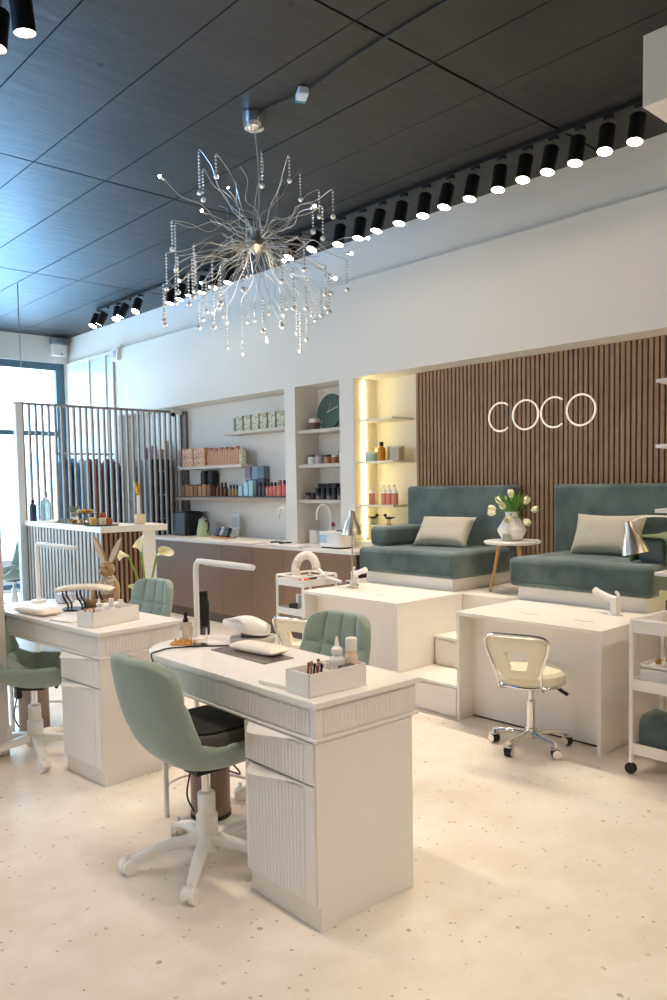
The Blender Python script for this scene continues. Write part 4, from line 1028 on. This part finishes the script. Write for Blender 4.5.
for i, (y, l) in enumerate(((5.06, 'dark bird figurine on thin legs, left on the low shelf of the lit niche'), (4.86, 'dark bird figurine on thin legs, right on the low shelf of the lit niche'))):
    b = MB(); b.ball((0, 0, .062), .022, .8, 2.2, .55, 2); b.ball((0, -.052 if i == 0 else .045, .085), .016, sub=2)
    sg = -1 if i == 0 else 1
    b.tube([(0, sg*.03, .065), (0, sg*.048, .083)], .009, 8); b.cyl((0, sg*.055, .086), (0, sg*.085, .083), .005, .001, 8); b.tube([(0, -sg*.03, .064), (0, -sg*.08, .068)], [.008, .002], 8)
    for q in (-.012, .012): b.cyl((0, q, .052), (0, q, 0), .003)
    b.prism(rrect(-.02, .02, -.03, .03, .01), 0, .004)
    tag(b.build('bird_figurine', mat('bronze', '3E3226', .35, .5)), l, 'figurine', loc=(5.11, y, 1.081))

# ---------------------------------------------------------------- slatted screen and reception desk
YS = 8.55
t = thing('slatted_screen', 'open vertical slat screen hung behind the reception desk', 'screen', (3.23, YS, 0))
sl = mat('screen_slat', '8F857C', .5, noise=.08, nscale=12)
b = MB(); n = 28; 
for i in range(n): x = .06+i*.0722; b.box(x, x+.021, -.025, .012, .0, 2.36, .001)
b.build('slats', sl, t, smooth=False)
MB().box(-.02, 2.065, -.032, .022, 2.36, 2.385, .002).build('top_rail', sl, t)
MB().box(-.015, .055, -.045, .03, 0, 2.39, .002).build('post', mat('post_white', 'E4E6E4', .4), t)
MB().box(-.0, 2.065, -.03, .02, .0, .03).build('bottom_rail', sl, t)
o = tag(MB().cyl((0, 0, 2.38), (0, 0, H-.002), .006, seg=8).build('suspension_rod', steel), 'thin rod from the ceiling to the post of the slat screen', 'rod', loc=(3.31, YS+.005, 0))
MB().box(2.03, 2.062, -.12, .0, .872, 2.38, .002).build('end_board', mat('end_board_brown', '6E6058', .5), t)
t.location.z = 0
# reception desk, L shaped
RC = V(3.075, 6.33, 0); ang = math.radians(-7)
t = thing('reception_desk', 'white topped ribbed reception desk in front of the slat screen', 'desk', (0, 0, 0))
p_c = RC; p_l = V(3.26, 8.50, 0); p_r = V(3.68, 6.25, 0)
ul = (p_l-p_c).normalized(); ur = (p_r-p_c).normalized()
nl = V(ul.y, -ul.x, 0); nr = V(-ur.y, ur.x, 0)     # inward normals
dpt = .42
q_l = p_l+nl*dpt; q_r = p_r+nr*dpt
# inner corner
A_ = p_c+nl*dpt; B_ = p_c+nr*dpt
den = ul.x*ur.y-ul.y*ur.x; d_ = B_-A_; tt = (d_.x*ur.y-d_.y*ur.x)/den; inn = A_+ul*tt
poly = [(p_c.x, p_c.y), (p_r.x, p_r.y), (q_r.x, q_r.y), (inn.x, inn.y), (q_l.x, q_l.y), (p_l.x, p_l.y)]
MB().prism(poly, 1.065, 1.12, .003).build('top', lam_top, t)
ins = lambda p, k: p
b = MB()
c2 = p_c+nl*.035+nr*.035; l2 = p_l+nl*.035; r2 = p_r+nr*.035
rb = r2-ur*.12; qb = q_r-ur*.12
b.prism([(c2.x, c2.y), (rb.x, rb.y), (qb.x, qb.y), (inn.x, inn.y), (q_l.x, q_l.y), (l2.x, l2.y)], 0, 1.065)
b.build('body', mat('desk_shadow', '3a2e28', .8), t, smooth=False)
def slat_run(p, q, nrm, m_, nm, pitch=.042, hw=.011):
    b = MB(); L_ = (q-p).length; n = int(L_/pitch); u = (q-p)/L_
    for i in range(n):
        c_ = p+u*(i+.5)*L_/n-nrm*.005; M = Matrix.Translation(c_) @ Matrix.Rotation(math.atan2(u.y, u.x), 4, 'Z')
        b.box(-hw, hw, -.005, .005, .03, 1.06, M=M)
    return b.build(nm, m_, t, smooth=False)
slat_run(c2, l2, nl, mat('slat_daylit', 'B8ACA0', .5), 'slats', .095, .029)  # left wing: daylight on this side is put into the paler colour
rr = r2-ur*.23
slat_run(c2, rr, nr, mat('slat_brown', '947054', .5), 'slats')
M = Matrix.Translation(rr+ur*.06) @ Matrix.Rotation(math.atan2(ur.y, ur.x), 4, 'Z')
MB().box(-.06, .06, -.022, .0, 0, 1.065, .002, M=M).build('end_panel', white_l, t)
# things on the reception desk
zt = 1.121
t = thing('tiered_stand', 'two tier stand of small pastries on the reception desk', 'cake stand', (3.13, 6.75, zt))
for z, r in ((.012, .15), (.105, .11)): MB().lathe([(0, z), (r, z), (r+.006, z+.008), (r, z+.01), (0, z+.004)], seg=32).build('plate', mat('brass_plate', '8A6A42', .35, .5), t)
MB().cyl((0, 0, 0), (0, 0, .16), .006).build('rod', mat('brass_plate', '8A6A42', .35, .5), t)
random.seed(5)
for i in range(9):
    a = i*.7; r = .06 if i > 4 else .10; z = .120 if i > 4 else .03
    b = MB(); b.ball((0, 0, 0), .022, 1, 1, .7)
    tag(b.build('pastry', mat('pastry_%d' % (i % 3), ('D9A05A', 'C98A4A', 'E4C48A')[i % 3], .6)), 'small baked pastry, %s around the two tier stand' % ordn[i], 'pastry', 'pastries on the two tier stand', loc=(3.13+r*math.cos(a), 6.75+r*math.sin(a), zt+z+.008))
t = thing('serving_tray', 'round dark tray of fruit and cake on the reception desk', 'tray', (3.17, 6.50, zt))
MB().lathe([(0, 0), (.14, 0), (.15, .012), (.14, .012), (0, .005)], seg=32).build('tray_plate', mat('dark_tray', '4A3A2A', .4), t)
for i, (x, y, cc, l) in enumerate(((-.05, .06, 'A8B85A', 'green piece of fruit'), (.03, .07, 'D9905A', 'orange slice of cake'), (.06, -.02, 'C06A3C', 'red-brown slice of cake'), (-.02, -.06, 'E8D8B8', 'cream slice of cake'), (-.08, .0, 'E4C070', 'yellow piece of fruit'), (.02, .02, 'B04A3A', 'tall red topped cake'))):
    tag(MB().box(-.025, .025, -.025, .025, 0, .045+.03*(i == 5)+.006*i, .008).build('treat', mat('treat_'+cc, cc, .6)), l+' on the round dark tray', 'treat', loc=(3.17+x, 6.50+y, zt+.007))
bottle((3.22, 8.15, zt), .036, .22, mat('navy_bottle', '2E3450', .3), caps, 'dark navy bottle at the left end of the reception desk', cap_h=.03)
bottle((3.27, 7.95, zt), .05, .30, mat('pale_teal_glass', 'BFD8DC', .1, trans=.5), chrome, 'tall clear glass dispenser on the reception desk', cap_h=.06)
tag(MB().prism(rrect(-.10, .10, -.2, .2, .02), 0, .018, .003).build('wooden_tray', mat('pale_tray', 'D8CDB4', .5)), 'pale shallow tray beside the glass dispenser', 'tray', loc=(3.23, 7.62, zt))
for i in range(4):
    b = MB(); b.lathe([(0, 0), (.02, 0), (.034, .045), (.031, .045), (.018, .006), (0, .006)], seg=18); b.tube([(.03, 0, .035), (.05, 0, .028), (.026, 0, .012)], .004, 6, smooth=3)
    tag(b.build('cup', mat('grey_cup', '8A8880', .3)), 'grey cup, %s from left along the reception desk' % ordn[i], 'cup', 'grey cups on the reception desk', loc=(3.20-.01*i, 7.42-.09*i, zt), rz=i*1.1)
t = thing('small_plant', 'little potted plant near the grey cups', 'plant', (3.24, 7.20, zt))
MB().lathe([(0, 0), (.03, 0), (.038, .06), (.034, .06), (0, .05)], seg=18).build('pot', white_p, t)
b = MB()
for k in range(16):
    a = k*2.4; b.tube([(0, 0, .05), (.02*math.cos(a), .02*math.sin(a), .10), (.05*math.cos(a), .05*math.sin(a), .12+.02*(k % 3))], [.004, .009], 5, smooth=2)
b.build('leaves', mat('grey_leaf', '6E7F66', .5), t)
t = thing('candle_holder', 'cream block with white candle and gold ornament on the right of the reception desk', 'candle holder', (3.50, 6.42, zt))
MB().box(-.04, .04, -.03, .03, 0, .09, .003).build('block', mat('cream_block', 'D9C9A8', .5), t)
MB().cyl((-.01, 0, .09), (-.01, 0, .26), .014).build('candle', white_p, t)
b = MB(); b.ball((-.012, 0, .32), .026, .8, .8, 2.2, 2); b.tube([(-.035, 0, .38), (-.02, 0, .31), (.01, 0, .26)], .011, 8, smooth=3); b.build('ornament', mat('gold', 'D8A83C', .25, .9), t)

# behind the screen: clothes rack, cabinet
t = thing('clothes_rack', 'rack holding coats behind the slat screen', 'clothes rack', (4.65, 9.8, 0))
b = MB(); b.cyl((-.45, 0, 0), (-.45, 0, 1.9), .015); b.cyl((.42, 0, 0), (.42, 0, 1.9), .015); b.cyl((-.45, 0, 1.9), (.42, 0, 1.9), .015); b.cyl((-.45, -.25, .02), (-.45, .25, .02), .015); b.cyl((.42, -.25, .02), (.42, .25, .02), .015)
b.build('frame', steel, t)
coats = (('1F2A3A', 'navy jacket at the left end of the rack', .9, -.36, .0), ('3A6A9A', 'bright blue coat on the rack', 1.25, -.24, .02), ('9AB0C0', 'pale blue jacket on the rack', 1.0, -.13, -.02), ('8A4A44', 'rust red coat on the rack', 1.2, -.02, .0), ('5A4A4C', 'grey-brown coat in the middle of the rack', 1.35, .10, .02), ('4A3A40', 'plum coat on the rack', 1.4, .22, -.01), ('3A3236', 'dark coat at the right end of the rack', 1.4, .34, .0))
for cc, l, ln, x, y in coats:
    b = MB()
    def f(u, v, ln=ln, cc=cc):
        th = 2*PI*v; w_ = .21*(1-.75*max(0, 1-u*9))+.02*u; d_ = .046+.008*math.sin(7*th)*u
        return V(d_*math.cos(th)*min(1, u*12+.25), w_*math.sin(th), -ln*u)
    b.surf(f, 24, 40, closed_v=True)
    o = b.build('coat', mat('coat_'+cc, cc, .85, noise=.1), fix=True, ang=80)
    hb = MB(); hb.tube([(0, 0, .0), (0, .01, .04), (0, .03, .055), (0, .02, .075)], .004, 6, smooth=3); hb.build('hanger', steel, o)
    tag(o, l+' behind the slat screen', 'coat', loc=(4.65+x, 9.8+y, 1.84), rz=0)
t = thing('drawer_cabinet', 'dark brown cabinet behind the right part of the slat screen', 'cabinet', (5.10, 8.95, 0))
MB().box(-.165, .165, -.18, .2, 0, 1.80, .003).build('body', dark_wood, t, smooth=False)
for i in range(6):
    d_ = MB().box(-.16, .16, -.198, -.18, .02+.297*i, .30+.297*i, .003).build('drawer', mat('brown_front', '2E201A', .6), t); MB().box(-.05, .05, -.214, -.197, .16+.297*i, .175+.297*i, .003).build('handle', steel, d_)
for i, (x, cc, l, h) in enumerate(((-.12, 'A87AA8', 'purple', .14), (-.03, 'C8A0B8', 'lilac', .17), (.07, 'D8907A', 'salmon', .13), (.14, 'E8D0B8', 'cream', .24))):
    tin((5.11+x, 8.92, 1.801), .07, .075, h, mat('bx_'+cc, cc, .5), '%s box on top of the dark brown cabinet' % l, name='carton')

# ---------------------------------------------------------------- small fixtures
t = thing('siren_box', 'white wall box in the far upper corner', 'alarm', (4.87, YF-.06, 3.50))
MB().box(-.10, .10, -.05, .055, -.14, .03, .01).build('case', white_p, t); MB().lathe([(0, .03), (.11, .03), (.12, .05), (.12, .11), (0, .11)], seg=20).build('cap', mat('grey_cap', '6a7278', .4), t); MB().ball((.03, -.052, -.11), .012).build('lamp', black_pl, t)
t = thing('motion_sensor', 'small white sensor at the end of the upper wall', 'sensor', (XW-.02, 9.62, 3.20))
MB().box(-.03, .02, -.07, .07, -.09, .09, .012).build('case', white_p, t); MB().box(-.036, -.028, -.04, .04, -.05, .05, .01).build('lens', mat('grey_lens', 'B8BCC0', .3), t)
t = thing('junction_device', 'small white device with teal end on the ceiling cable', 'device', (2.95, 3.43, H-.025), math.radians(60))
MB().box(-.055, .055, -.03, .03, -.02, .022, .008).build('case', mat('device_white', 'D8D8D4', .4), t); MB().box(.03, .062, -.031, .031, -.021, .022, .006).build('end_cap', mat('teal_plastic', '2E8A8C', .4), t)
b = MB(); b.tube([(2.918, 3.84, H-.006), (2.94, 3.62, H-.006), (2.95, 3.50, H-.012), (2.955, 3.36, H-.012), (2.93, 3.0, H-.006), (2.92, 2.4, H-.006), (2.93, 1.2, H-.006)], .007, 8, smooth=5)
tag(b.build('ceiling_cable', black_pl), 'black cable along the ceiling from the chandelier past the small device', 'cable')
t = thing('camera_dome', 'small black camera at the top right end of the slat screen', 'camera', (5.12, 8.49, 2.34))
MB().ball((0, 0, 0), .03).build('dome', black_pl, t); MB().box(-.02, .12, -.02, .02, .0, .06, .006).build('mount', white_p, t)

# ---------------------------------------------------------------- track spots
def spot_head(loc, tilt, label, group, first=[None], energy=SPOT_W, yaw_=0.0):
    t = thing('track_spot', label, 'spotlight', loc, yaw_, group)
    M = Matrix.Rotation(tilt, 4, 'Y')
    MB().box(-.015, .015, -.03, .03, -.022, .0, .003).build('track_adapter', black_m, t)
    MB().cyl((0, 0, -.08), (0, 0, -.02), .007, seg=10).build('stem', chrome, t)
    b = MB(); b.lathe([(0, -.075), (.043, -.075), (.047, -.079), (.047, -.24), (.0445, -.24), (.042, -.231), (0, -.231)], M=M, seg=28); body = b.build('housing', black_m, t)
    b = MB(); b.lathe([(0, -.2325), (.0425, -.2325), (.0425, -.2355), (0, -.2355)], M=M, seg=28); b.build('lens', lens_m, body)
    d = bpy.data.lights.new('spot_light', 'SPOT'); d.energy = energy; d.color = (1.0, .845, .675); d.spot_size = math.radians(92); d.spot_blend = .9; d.shadow_soft_size = .035
    o = bpy.data.objects.new('spot_light', d); COL.objects.link(o); o.parent = t; o.matrix_local = M @ Matrix.Translation((0, 0, -.25))
    return t
TZ = 3.612
def track(x, y0, y1, label, rz=0):
    return tag(MB().box(-.018, .018, y0, y1, TZ, H-.001, .002).build('light_track', black_m), label, 'light track', loc=(x, 0, 0))
track(4.50, .9, 9.15, 'long black ceiling track carrying the row of spotlights along the right wall')
ys = [2.244, 2.437, 2.627, 2.810, 3.0, 3.203, 3.42, 3.64, 3.86, 4.086, 4.305, 4.524, 4.76, 5.025, 5.313, 6.296, 6.55, 6.761, 6.963, 7.17, 7.371, 8.08, 8.33, 8.60, 8.86, 9.09]
for i, y in enumerate(ys):
    tl = .26+.03*math.sin(i*2.1); yw = .15*math.sin(i*1.7)
    if i in (13, 14): tl = .45
    if i > 20: tl = .5; yw = (.5, -.4, .8, -.6, .3)[i-21]
    spot_head((4.50, y, TZ), tl, 'black spotlight on the long track, number %s of 26 from the near right end' % 0 if False else 'black spotlight on the long right track, %s' % (('nearest the white bulkhead' if i == 0 else '%s from the white bulkhead' % ordn[i]) if i < 14 else ('last before the chandelier gap' if i == 14 else '%s beyond the chandelier, counted away from the bulkhead' % ordn[i-15] if i < 21 else '%s of the five at the far end' % ordn[i-21])),
              'spotlights on the right track', energy=SPOT_W, yaw_=yw)
track(1.37, .6, 5.9, 'black ceiling track at the upper left over the manicure desks')
for i, y in enumerate((.9, 1.55, 2.2, 2.80, 3.41, 3.605, 4.6, 5.3)):
    spot_head((1.37, y, TZ), .12 if i % 2 else -.1, 'black spotlight on the left track, %s from the camera end' % ordn[i], 'spotlights on the left track', energy=SPOT_W)

t = tag(MB().box(-1.6, 4.2, -.018, .018, TZ, H-.001, .002).build('light_track', black_m), 'black cross track added unseen behind the camera for warm fill spotlights', 'light track', loc=(0, -1.3, 0))
for i, x in enumerate((-1.3, -.4, .5, 1.4, 2.3, 3.2, 4.0)):  # unseen spots, added as warm fill from behind the camera
    spot_head((x, -1.3, TZ), .62, 'added black fill spotlight on the cross track behind the camera, %s from left' % ordn[i], 'added fill spotlights on the cross track', energy=SPOT_W*1.6, yaw_=-PI/2)
# ---------------------------------------------------------------- chandelier
CH = V(2.918, 3.832, 0)
t = thing('chandelier', 'silver wire chandelier with hanging crystal strings', 'chandelier', (CH.x, CH.y, 0))
MB().lathe([(0, H-.001), (.07, H-.001), (.072, H-.01), (.068, H-.05), (.058, H-.085), (.03, H-.10), (0, H-.102)], seg=36).build('canopy', chrome, t)
hub = V(0, 0, 2.90)
MB().tube([V(0, 0, H-.10), V(.01, -.008, 3.45), V(.018, -.012, 3.2), V(0, 0, 2.97)], .005, 8, smooth=6).build('cable', mat('clear_cable', 'B8AEA4', .3, .4), t)
b = MB(); b.lathe([(0, .06), (.03, .06), (.034, .02), (.06, .0), (.062, -.03), (.03, -.06), (.02, -.075), (0, -.075)], c=hub, seg=28)
b.build('hub', steel, t)
random.seed(21)
def branch(tip, wig, r=.0021, drop=None, bulb=False, rise=.0):
    tip = Vector(tip); d = (tip-hub); L_ = d.length; u = d.normalized(); a = u.orthogonal().normalized(); c_ = u.cross(a)
    pts = [hub+u*.04]
    n = 5
    for k in range(1, n):
        f = k/n; amp = wig*L_*math.sin(PI*f)
        pts.append(hub+d*f+a*random.uniform(-amp, amp)+c_*random.uniform(-amp, amp)+V(0, 0, rise*math.sin(PI*f)*L_))
    pts.append(tip)
    if drop: pts.append(tip+V(u.x*.02, u.y*.02, -.004))
    o = MB().tube(pts, r, 6, smooth=5).build('branch', wire, t)
    if drop:
        b = MB(); p = pts[-1]; z = 0; 
        b.cyl(p, p+V(0, 0, -drop), .0007, seg=4)
        nb = int(drop/.019)
        for k in range(nb): b.ball(p+V(0, 0, -.019*(k+.5)), .0072, sub=1)
        b.ball(p+V(0, 0, -drop-.015), .0155, sub=2)
        b.build('crystal_string', crystal, o, smooth=False)
    if bulb:
        b = MB(); b.cyl(tip-u*.0, tip+u*.025, .006, .009, 8); b.build('bulb_socket', chrome, o)
        MB().ball(tip+u*.032, .008, sub=2).build('bulb', bulb_m, o)
    return o
FR = V(math.sin(yaw), -math.cos(yaw), 0); DP = V(math.cos(yaw), math.sin(yaw), 0)   # used to spread the arms evenly round the hub
PXM = 1/164.0
# arms with strings: angle round the hub, radius, height and string length
ups = [(-.30, .48, .22), (-.27, .35, .15), (-.50, .17, .26), (-.17, .35, .10), (.07, .35, .16), (.0, .22, .12), (.25, .47, .14), (.21, .37, .12), (.36, .36, .14), (.44, .22, .13), (.33, .10, .14), (.38, .12, .16),
       (-.54, -.03, .2), (-.50, -.08, .22), (-.42, .02, .14), (-.30, -.12, .24), (-.33, -.16, .2), (-.54, -.28, .18), (.28, -.10, .14), (.52, -.05, .17), (-.10, .25, .1)]
for x, z, dr in ups:
    R_m = .56*math.cos(math.asin(min(.98, abs(z)/.62))); dd = math.sqrt(max(0, R_m**2-x*x)); dd *= random.choice((-1, 1))*random.uniform(.5, 1)
    branch(hub+FR*x+DP*dd+V(0, 0, z), .07, drop=dr, rise=.05)
for k in range(36):
    a = 2*PI*k/36+random.uniform(-.1, .1); rr = random.uniform(.22, .55); z = -.12-.28*random.random()*(1.2-rr)
    branch(hub+V(rr*math.cos(a), rr*math.sin(a), z), .08, drop=random.uniform(.08, .2)+.12*(1-rr/.55), rise=.02)
bl = [(-.48, .26), (-.28, .14), (-.17, .35), (-.36, -.15), (-.43, -.22), (.33, .10), (.53, -.14), (.62, -.08), (.44, -.28), (.16, -.17), (.13, -.39), (.14, -.50), (.03, -.52), (-.27, -.36), (-.38, .32)]
for x, z in bl[:14]:
    L2 = math.hypot(x, z); dd = random.choice((-1, 1))*random.uniform(.05, .3)
    branch(hub+FR*x+DP*dd+V(0, 0, z), .10, bulb=True)
for k in range(28):
    a = random.uniform(0, 2*PI); el = random.uniform(-.9, 1.1); rr = random.uniform(.28, .46)
    branch(hub+V(rr*math.cos(a)*math.cos(el), rr*math.sin(a)*math.cos(el), rr*math.sin(el)), .14, r=.0018)
d = bpy.data.lights.new('chandelier_light', 'POINT'); d.energy = 7; d.color = (1, .86, .68); d.shadow_soft_size = .25
o = bpy.data.objects.new('chandelier_light', d); COL.objects.link(o); o.parent = t; o.location = (0, 0, 2.35)

# ---------------------------------------------------------------- trolleys
def trolley(loc, rz, label, w_=.35, d_=.32, tiers=(.10, .39, .68), h=.73):
    t = thing('trolley', label, 'trolley', loc, rz)
    for x in (0, w_):
        for y in (0, d_):
            MB().box(x-.009, x+.009, y-.009, y+.009, .055, h, .003).build('post', white_p, t)
            b = MB(); b.cyl((x-.012, y, .028), (x+.012, y, .028), .027, seg=20); b.cyl((x, y, .03), (x, y, .07), .008); b.build('caster', black_pl, t)
    for z in tiers:
        b = MB(); b.box(0, w_, 0, d_, z-.03, z-.024)
        b.box(0, w_, -.002, .002, z-.03, z+.025, .001); b.box(0, w_, d_-.002, d_+.002, z-.03, z+.025, .001); b.box(-.002, .002, 0, d_, z-.03, z+.025, .001); b.box(w_-.002, w_+.002, 0, d_, z-.03, z+.025, .001)
        b.build('tray', white_p, t)
    for y in (0, d_): MB().tube([(0, y, h), (w_, y, h)], .008, 8).build('rail', white_p, t)
    for x in (0, w_): MB().tube([(x, 0, h), (x, d_, h)], .008, 8).build('rail', white_p, t)
    return t
trolley((3.93, 4.67, 0), 0, 'white three tier trolley between the left pedicure counter and the taupe cabinets', tiers=(.10, .45, .68))
b = MB(); b.lathe([(0, 0), (.05, 0), (.058, .015), (.045, .05), (.0, .075)], seg=20)
tag(b.build('orange_sponge', mat('orange_red', 'D8623C', .6)), 'orange-red sponge on the top tier of the far trolley', 'sponge', loc=(3.995, 4.73, .657+.0), rz=0)
for i, (x, y, h, cc, l) in enumerate(((4.0, 4.74, .05, 'EDE8E0', 'white box'), (4.08, 4.80, .11, 'D8D4D0', 'pale grey bottle box'), (4.16, 4.76, .09, '9A3A34', 'dark red box'), (4.02, 4.90, .07, '4A4A4C', 'dark grey box'), (4.12, 4.92, .13, 'F0EEEA', 'tall white box'), (4.20, 4.88, .06, '6a6a70', 'grey box'))):
    tag(MB().box(-.03, .03, -.035, .035, 0, h, .004).build('carton', mat('tr_'+cc, cc, .5)), l+' on the middle tier of the far trolley', 'box', loc=(x, y, .427), rz=.3*i)
# flexible white suction arm on the trolley
t = thing('suction_arm', 'white bent suction hose standing on the far trolley', 'hose', (4.13, 4.84, .657))
MB().prism(rrect(-.10, .10, -.06, .10, .03), 0, .035, .008).build('base', white_p, t)
b = MB(); P_ = [V(-.06, .06, .03), V(-.075, .065, .12), V(-.05, .04, .20), V(.0, .0, .225), V(.03, -.04, .19), V(.035, -.07, .12)]
cp = catmull(P_, 10); rad = [.033+.004*(i % 2) for i in range(len(cp))]; b.tube(cp, rad, 14); b.build('hose', mat('hose_white', 'EFE6DA', .5), t)
b = MB(); b.tube([V(.03, -.06, .14), V(.05, -.16, .05), V(.09, -.30, -.03)+V(0, 0, .05)], [.017, .014], 12); b.ball((.035, -.065, .13), .03); b.build('arm', white_p, t)
MB().box(-.03, .03, -.03, .03, 0, .03, .004, M=Matrix.Translation((.0, -.05, .035))).build('socket', black_pl, t)
# trolley at the right edge
trolley((3.645, 1.28, 0), 0, 'white three tier trolley cut by the right edge beside the pedicure counter', w_=.34, d_=.56, tiers=(.13, .45, .735), h=.765)
t = thing('white_crate', 'white open box on the middle tier of the near trolley', 'box', (3.80, 1.655, .427))
b = MB(); b.box(-.10, .10, -.17, .17, 0, .005); b.box(-.10, -.096, -.17, .17, 0, .115, .001); b.box(.096, .10, -.17, .17, 0, .115, .001); b.box(-.1, .1, -.17, -.166, 0, .115, .001); b.box(-.1, .1, .166, .17, 0, .115, .001); b.box(-.1, .1, -.17, .17, .095, .10)
b.build('crate_body', white_p, t)
for i, (x, y, cc, l) in enumerate(((-.05, .10, 'B58A50', 'brass'), (-.03, .05, '6B3A2A', 'brown'), (.02, .08, 'C8A078', 'tan'))):
    b = MB(); b.lathe([(0, 0), (.014, 0), (.016, .02), (.008, .03), (0, .032)], seg=14); tag(b.build('polish_pot', mat('pp_'+cc, cc, .4)), l+' little pot on the white open box', 'pot', loc=(3.80+x, 1.655+y, .543))
b = MB()
def towel(u, v):
    th = 2*PI*v; return V(.115*math.copysign(abs(math.cos(th))**.5, math.cos(th)), (u-.5)*.44, .09+.085*math.copysign(abs(math.sin(th))**.5, math.sin(th))+.004*math.sin(20*u))
g = b.surf(towel, 16, 36, closed_v=True); b.bm.faces.new(g[0]); b.bm.faces.new(g[-1])
tag(b.build('folded_towel', teal, ang=70), 'dark teal towel stack on the lowest tier of the near trolley', 'towel', loc=(3.80, 1.60, .107))
b = MB()
for y in (1.76, 1.68, 1.61): b.tube([(4.02, y, .72), (4.03, y-.01, .62), (4.02, y+.01, .45), (4.025, y-.005, .2)], .0045, 6, smooth=5)
b.tube([(4.02, 1.78, .68), (4.02, 1.58, .68)], .003, 6)
tag(b.build('wire_hooks', black_pl), 'black wires hanging behind the near trolley', 'wires')
t = thing('card_holder', 'cream framed card standing beside the right sofa', 'card holder', (4.28, 1.93, .661))
MB().box(-.01, .01, -.07, .07, 0, .17, .004).build('frame', mat('cream_frame', 'E8D8A0', .5), t); MB().box(-.0115, -.0095, -.04, .03, .03, .12).build('picture', mat('card_brown', '5a3428', .5), t)

# ---------------------------------------------------------------- metal lamps and taps at the counters
alu = mat('satin_aluminium', 'D6CBBB', .28, .95)
def cone_lamp(loc, rz, hh, tilt, label, base=True, arm=None):
    t = thing('pedicure_lamp', label, 'lamp', loc, rz)
    M = Matrix.Translation((0, 0, hh)) @ Matrix.Rotation(tilt, 4, 'X')
    b = MB(); b.lathe([(.0, .055), (.02, .053), (.024, .03), (.026, .0), (.045, -.03), (.066, -.09), (.074, -.125), (.0725, -.125), (.064, -.09), (.043, -.03), (.02, -.01), (0, -.01)], M=M, seg=36); b.build('shade', alu, t)
    b = MB(); b.ball(M @ V(0, 0, -.05), .026, 1, 1, 1.2); b.build('bulb', mat('bulb_off', 'F4EEE0', .4), t)
    if arm: MB().tube(arm, .006, 10, smooth=5).build('arm', alu, t)
    if base: MB().lathe([(0, 0), (.045, 0), (.045, .01), (.02, .018), (0, .018)], seg=28).build('base', alu, t)
    return t
cone_lamp((4.09, 4.275, .668), math.radians(-42), .53, math.radians(5), 'silver cone lamp on a thin pole at the left pedicure counter', arm=[(0, 0, .01), (0, 0, .3), (0, 0, .54)])
cone_lamp((4.10, 2.08, .668), 0, .50, math.radians(-14), 'silver cone lamp reaching in from the shelf support in front of the right sofa', base=False, arm=[(-.09, -.876, .35), (-.06, -.80, .44), (.0, -.45, .56), (0, -.12, .585), (0, -.01, .555)])
def mixer(loc, rz, label):
    t = thing('basin_tap', label, 'tap', loc, rz)
    MB().cyl((0, 0, 0), (0, 0, .012), .04, seg=24).build('base', white_p, t)
    b = MB(); b.prism([(-.028, 0), (.028, 0), (.02, .075), (.022, .10), (-.022, .105), (-.018, .07)], -.024, .024, .006, axis='x'); b.tube([(0, 0, .085), (0, .06, .10), (0, .13, .125)], [.024, .017], 12, smooth=4); b.cyl((0, .12, .115), (0, .15, .13), .022); b.build('spout', white_p, t)
    b = MB(); b.tube([(0, 0, .10), (0, -.02, .12), (0, -.0, .135)], .009, 8, smooth=3); b.build('lever', white_p, t)
mixer((4.24, 4.41, .667), math.radians(170), 'white basin tap at the far end of the left pedicure counter')
mixer((4.26, 2.25, .667), math.radians(-10), 'white basin tap at the near end of the right pedicure counter')

# ---------------------------------------------------------------- white folding door leaf standing at the left edge
t = thing('door_leaf', 'pale standing display panel cut by the left edge', 'panel', (1.50, 4.36, 0), math.radians(4))
MB().box(-.62, .04, -.02, .02, 0, 2.12, .01).build('panel_board', mat('pinkish_white', 'DCD2CE', .35), t)
MB().box(.02, .047, -.026, .026, .06, .16, .004).build('hinge', white_p, t)

# ---------------------------------------------------------------- seen through the street window
hedge = mat('hedge_green', '4C7836', .9, noise=.35, nscale=3)
t = thing('hedge', 'bright green hedge outside the street window', 'hedge', (6, 24, -.12))
b = MB(); random.seed(4)
for k in range(70): b.ball((random.uniform(-8, 8), random.uniform(-1, 1), random.uniform(.3, 2.4)), random.uniform(.5, .9), sub=2)
b.build('foliage', hedge, t)
t = thing('parked_car', 'blue-grey parked car outside the street window', 'car', (4.9, 19, -.12), .1)
b = MB(); b.prism([(-2.1, .35), (-2.1, .75), (-1.5, .88), (-.9, 1.35), (.7, 1.38), (1.4, .95), (2.1, .85), (2.15, .4)], -.85, .85, .06, axis='y'); b.build('body', mat('car_blue', '5A7890', .3, .3), t)
for x in (-1.3, 1.3):
    for y in (-.82, .82): MB().cyl((x, y-.1, .32), (x, y+.1, .32), .32, seg=28).build('wheel', black_pl, t)
for sg in (-1, 1): MB().prism([(-1.35, .90), (-.85, 1.28), (.65, 1.30), (1.2, .95)], .85 if sg > 0 else -.865, .865 if sg > 0 else -.85, axis='y').build('window', mat('car_glass', '20282E', .1), t)
